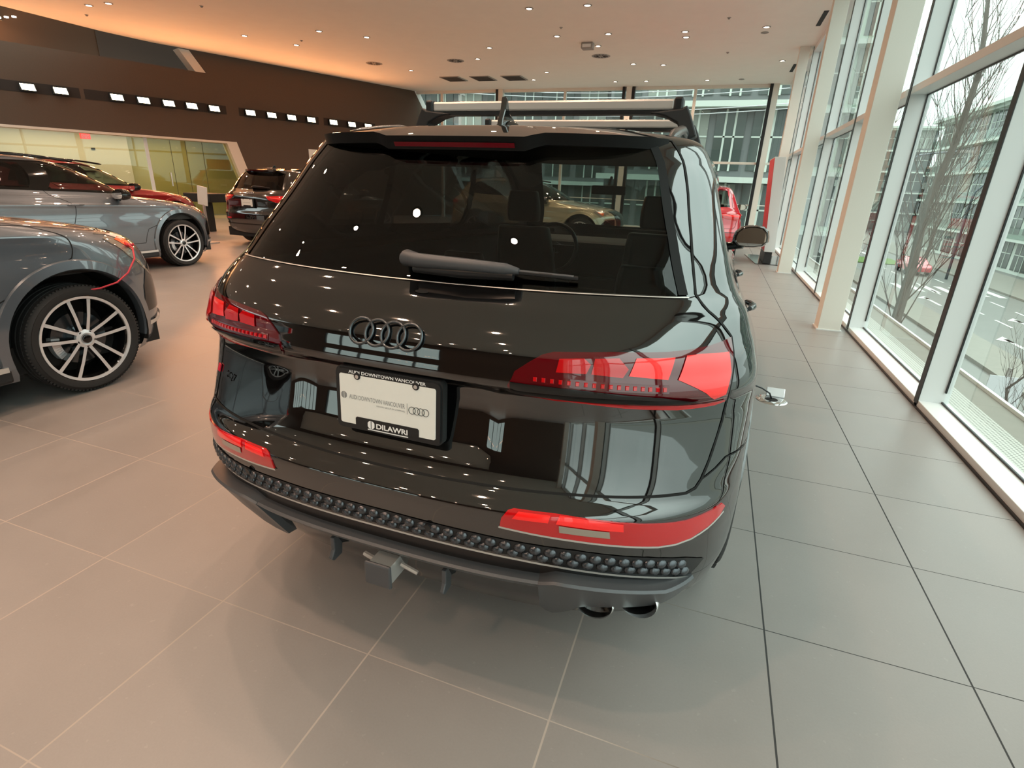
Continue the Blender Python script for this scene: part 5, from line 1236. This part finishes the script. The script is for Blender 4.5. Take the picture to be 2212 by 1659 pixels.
# trees
def tree(x,y,h,r,lab,seed,n=46,z0=GZ,spread=.9,grp=None,first=.22):
    rd=random.Random(seed); t=thing('bare_tree',lab,'tree',(x,y,z0))
    mb=MB(); pts=[Vector((rd.uniform(-.04,.04)*k,rd.uniform(-.04,.04)*k,h*k/8)) for k in range(9)]; mb.tube(pts,[r*(1-.85*k/8) for k in range(9)],8); mb.obj('trunk',M['bark'],t)
    mb=MB()
    def br(p,d,L,rr,dep):
        q=[p]; dd=d.copy()
        for k in range(4): dd=(dd+Vector((rd.uniform(-.15,.15),rd.uniform(-.15,.15),.16))).normalized(); q.append(q[-1]+dd*L/4)
        mb.tube(q,[rr,rr*.8,rr*.6,rr*.45,rr*.25],4,cap=False)
        if dep>0:
            for _ in range(4 if dep>1 else 3):
                k=rd.randint(1,4); a=rd.uniform(0,2*PI); br(q[k],(dd+Vector((math.cos(a),math.sin(a),.3))*.6).normalized(),L*.55,rr*.5,dep-1)
    for i in range(n):
        k=first+(1-first)*i/n; p=Vector(pts[min(7,int(k*8))]).lerp(pts[min(8,int(k*8)+1)],k*8-int(k*8)); a=i*2.4+rd.uniform(-.4,.4)
        br(p,Vector((math.cos(a)*.55,math.sin(a)*.55,1)).normalized(),h*.26*spread*(1.15-k*.7),r*.13*(1.1-k*.6),2)
    mb.obj('branches',M['twig'],t,fix=False)
    return t
tree(5.2,17.6,12.5,.17,'tall bare street tree nearest the glass with its thick trunk in view',1,56)
tree(4.6,24.5,12,.15,'bare street tree second along the pavement, behind the thick trunk',2,44)
tree(4.0,40,12,.15,'bare street tree third along the pavement',5,36)
tree(20.5,66,9,.16,'bare tree on the verge across the street in front of the apartment block',3,30,spread=1.3)
tree(4.1,8.2,4.75,.06,'small bare sapling whose tips rise just beyond the metal ledge',4,26,spread=1.0,first=.45)
tree(3.7,6.6,4.5,.05,'smallest bare sapling, nearest to the viewer beyond the ledge',8,20,spread=1.0,first=.5)
# street furniture and cars
t=thing('road_sign','white back of a road sign on a thin post beyond the ledge','sign',(6.1,13.2,GZ)); mb=MB(); mb.b2((-.03,-.03,0),(.03,.03,3.3)); mb.obj('post',M['vent'],t); mb=MB(); mb.box((0,-.04,2.75),(.62,.02,.75)); mb.obj('panel',M['far_white'],t)
for (x,y,z,lab) in ((9.9,40,9.0,'tall curved street lamp on the near side of the road'),(19.6,57,8.0,'tall curved street lamp on the far side of the road')):
    t=thing('street_lamp',lab,'street lamp',(x,y,GZ)); mb=MB(); mb.tube([(0,0,0),(0,0,z-1.6),(.1,0,z-.8),(.6,0,z-.15),(1.5,0,z),(2.6,0,z+.1)],[.11,.09,.08,.07,.06,.05],8); mb.obj('pole',M['anthracite'],t); mb=MB(); mb.box((2.9,0,z+.1),(.7,.28,.12)); mb.obj('lamp_head',M['vent'],t)
def street_car(x,y,rz,m,lab):
    t=thing('street_car',lab,'car',(x,y,GZ),rz)
    side=[(-2.15,.35),(-2.2,.75),(-1.9,.95),(-1.2,1.02),(-.55,1.42),(.75,1.45),(1.55,1.05),(2.1,.95),(2.2,.6),(2.15,.35)]
    mb=MB(); mb.prism(side,-.86,.86,plane='xz'); V=[(v[0],v[1]*(1 if v[2]<1.03 else .80),v[2]) for v in mb.V]; mb.V=V; mb.obj('body',m,t,bevel=.06)
    mb=MB(); mb.prism([(-1.10,1.05),(-.55,1.38),(.70,1.40),(1.38,1.06)],-.80,.80,plane='xz'); mb.V=[(v[0],v[1]*(1.03 if v[2]<1.1 else .87),v[2]) for v in mb.V]; mb.obj('glasshouse',M['gloss_black'],t)
    for sx in (-1.35,1.35):
        for sy in (-.82,.82):
            mb=MB(); mb.lathe([(0,-.1),(.2,-.11),(.31,-.1),(.33,0),(.31,.1),(.2,.11),(0,.1)],24,axis='y',c=(sx,sy,.33)); mb.obj('wheel',M['rubber'],t,auto=40)
    mb=MB(); mb.box((2.19,.62,.72),(.04,.34,.14)); mb.box((2.19,-.62,.72),(.04,.34,.14)); mb.obj('headlights',M['chrome'],t)
    return t
street_car(7.0,22.5,-PI/2,M['bright_red_paint'],'red car parked at the kerb behind the bare tree')
street_car(17.8,60,PI/2,M['bright_red_paint'],'red car far off in front of the apartment block entrance')
street_car(7.6,36,-PI/2,M['far_white'],'white car parked far down the street beyond the bare trees')
# overhead wires seen through the far windows
for k,(z,dy) in enumerate(((6.6,0),(6.45,.2),(5.9,.5),(5.75,.7))):
    mb=MB(); mb.tube([(-14+17.2*q/14,29+dy,z-.5-.35*math.cos((q/14-.5)*PI)-.03*k) for q in range(15)],.018,4); tag(mb.obj('overhead_wire',M['far_white']),'thin pale overhead wire crossing outside the far windows','wire','overhead wires outside the far windows')
for x_,w_ in ((-14.0,'beyond the grey clad side'),(3.2,'near the corner of the glass')):
    t=thing('utility_pole','slim grey pole carrying pale wires '+w_,'pole',(x_,29.35,GZ)); mb=MB(); mb.tube([(0,0,0),(0,0,11.4)],.09,8); mb.obj('pole',M['vent'],t); mb=MB(); mb.box((0,0,10.9),(.12,1.0,.1)); mb.obj('crossarm',M['vent'],t)
t=thing('traffic_light','dark traffic signal head outside the far windows beside a white panel','traffic light',(-4.4,27.5,GZ)); mb=MB(); mb.tube([(0,0,0),(0,0,8.6)],.07,8); mb.obj('pole',M['anthracite'],t); mb=MB(); mb.box((-.2,0,8.2),(.30,.28,.8)); mb.obj('signal_head',M['satin_black'],t)
# ---------------------------------------------------------------- sky, camera
w=bpy.data.worlds.new('overcast'); bpy.context.scene.world=w; w.use_nodes=True; nt=w.node_tree; bg=nt.nodes['Background']
tc=nt.nodes.new('ShaderNodeTexCoord'); sp=nt.nodes.new('ShaderNodeSeparateXYZ'); cr=nt.nodes.new('ShaderNodeMapRange'); nt.links.new(tc.outputs['Generated'],sp.inputs[0]); nt.links.new(sp.outputs['Z'],cr.inputs['Value'])
cr.inputs['From Min'].default_value=.05; cr.inputs['From Max'].default_value=.9; cr.inputs['To Min'].default_value=SKY0; cr.inputs['To Max'].default_value=SKY1
nt.links.new(cr.outputs[0],bg.inputs['Strength'])
nz=nt.nodes.new('ShaderNodeTexNoise'); nz.inputs['Scale'].default_value=2.2; nz.inputs['Detail'].default_value=4; nt.links.new(tc.outputs['Generated'],nz.inputs['Vector']); rp=nt.nodes.new('ShaderNodeValToRGB'); nt.links.new(nz.outputs['Fac'],rp.inputs[0]); rp.color_ramp.elements[0].position=.3; rp.color_ramp.elements[1].position=.7
rp.color_ramp.elements[0].color=(.76,.90,.86,1); rp.color_ramp.elements[1].color=(.90,1,.965,1); nt.links.new(rp.outputs[0],bg.inputs['Color'])
cd=bpy.data.cameras.new('camera'); cam=bpy.data.objects.new('camera',cd); COL.objects.link(cam)
cd.sensor_fit='HORIZONTAL'; cd.sensor_width=36.0; cd.lens=36.0*1148.84/2212; cd.clip_start=.05; cd.clip_end=600
yaw,pit,rol=-0.34039006,0.36018402,0.03828614
f=Vector((math.sin(yaw)*math.cos(pit),math.cos(yaw)*math.cos(pit),-math.sin(pit))); r0=Vector((math.cos(yaw),-math.sin(yaw),0)); u0=r0.cross(f)
r=r0*math.cos(rol)+u0*math.sin(rol); u=u0*math.cos(rol)-r0*math.sin(rol)
cam.matrix_world=Matrix(((r.x,u.x,-f.x,0),(r.y,u.y,-f.y,0),(r.z,u.z,-f.z,H),(0,0,0,1)))
sc=bpy.context.scene; sc.camera=cam
sc.view_settings.view_transform='Standard'; sc.view_settings.look='None'; sc.view_settings.gamma=1; sc.view_settings.exposure=EXPO; sc.view_settings.use_curve_mapping=False
sc.cycles.max_bounces=7; sc.cycles.diffuse_bounces=4; sc.cycles.glossy_bounces=4; sc.cycles.transparent_max_bounces=16; sc.cycles.caustics_reflective=False; sc.cycles.caustics_refractive=False; sc.cycles.sample_clamp_indirect=6.0; sc.cycles.use_denoising=True
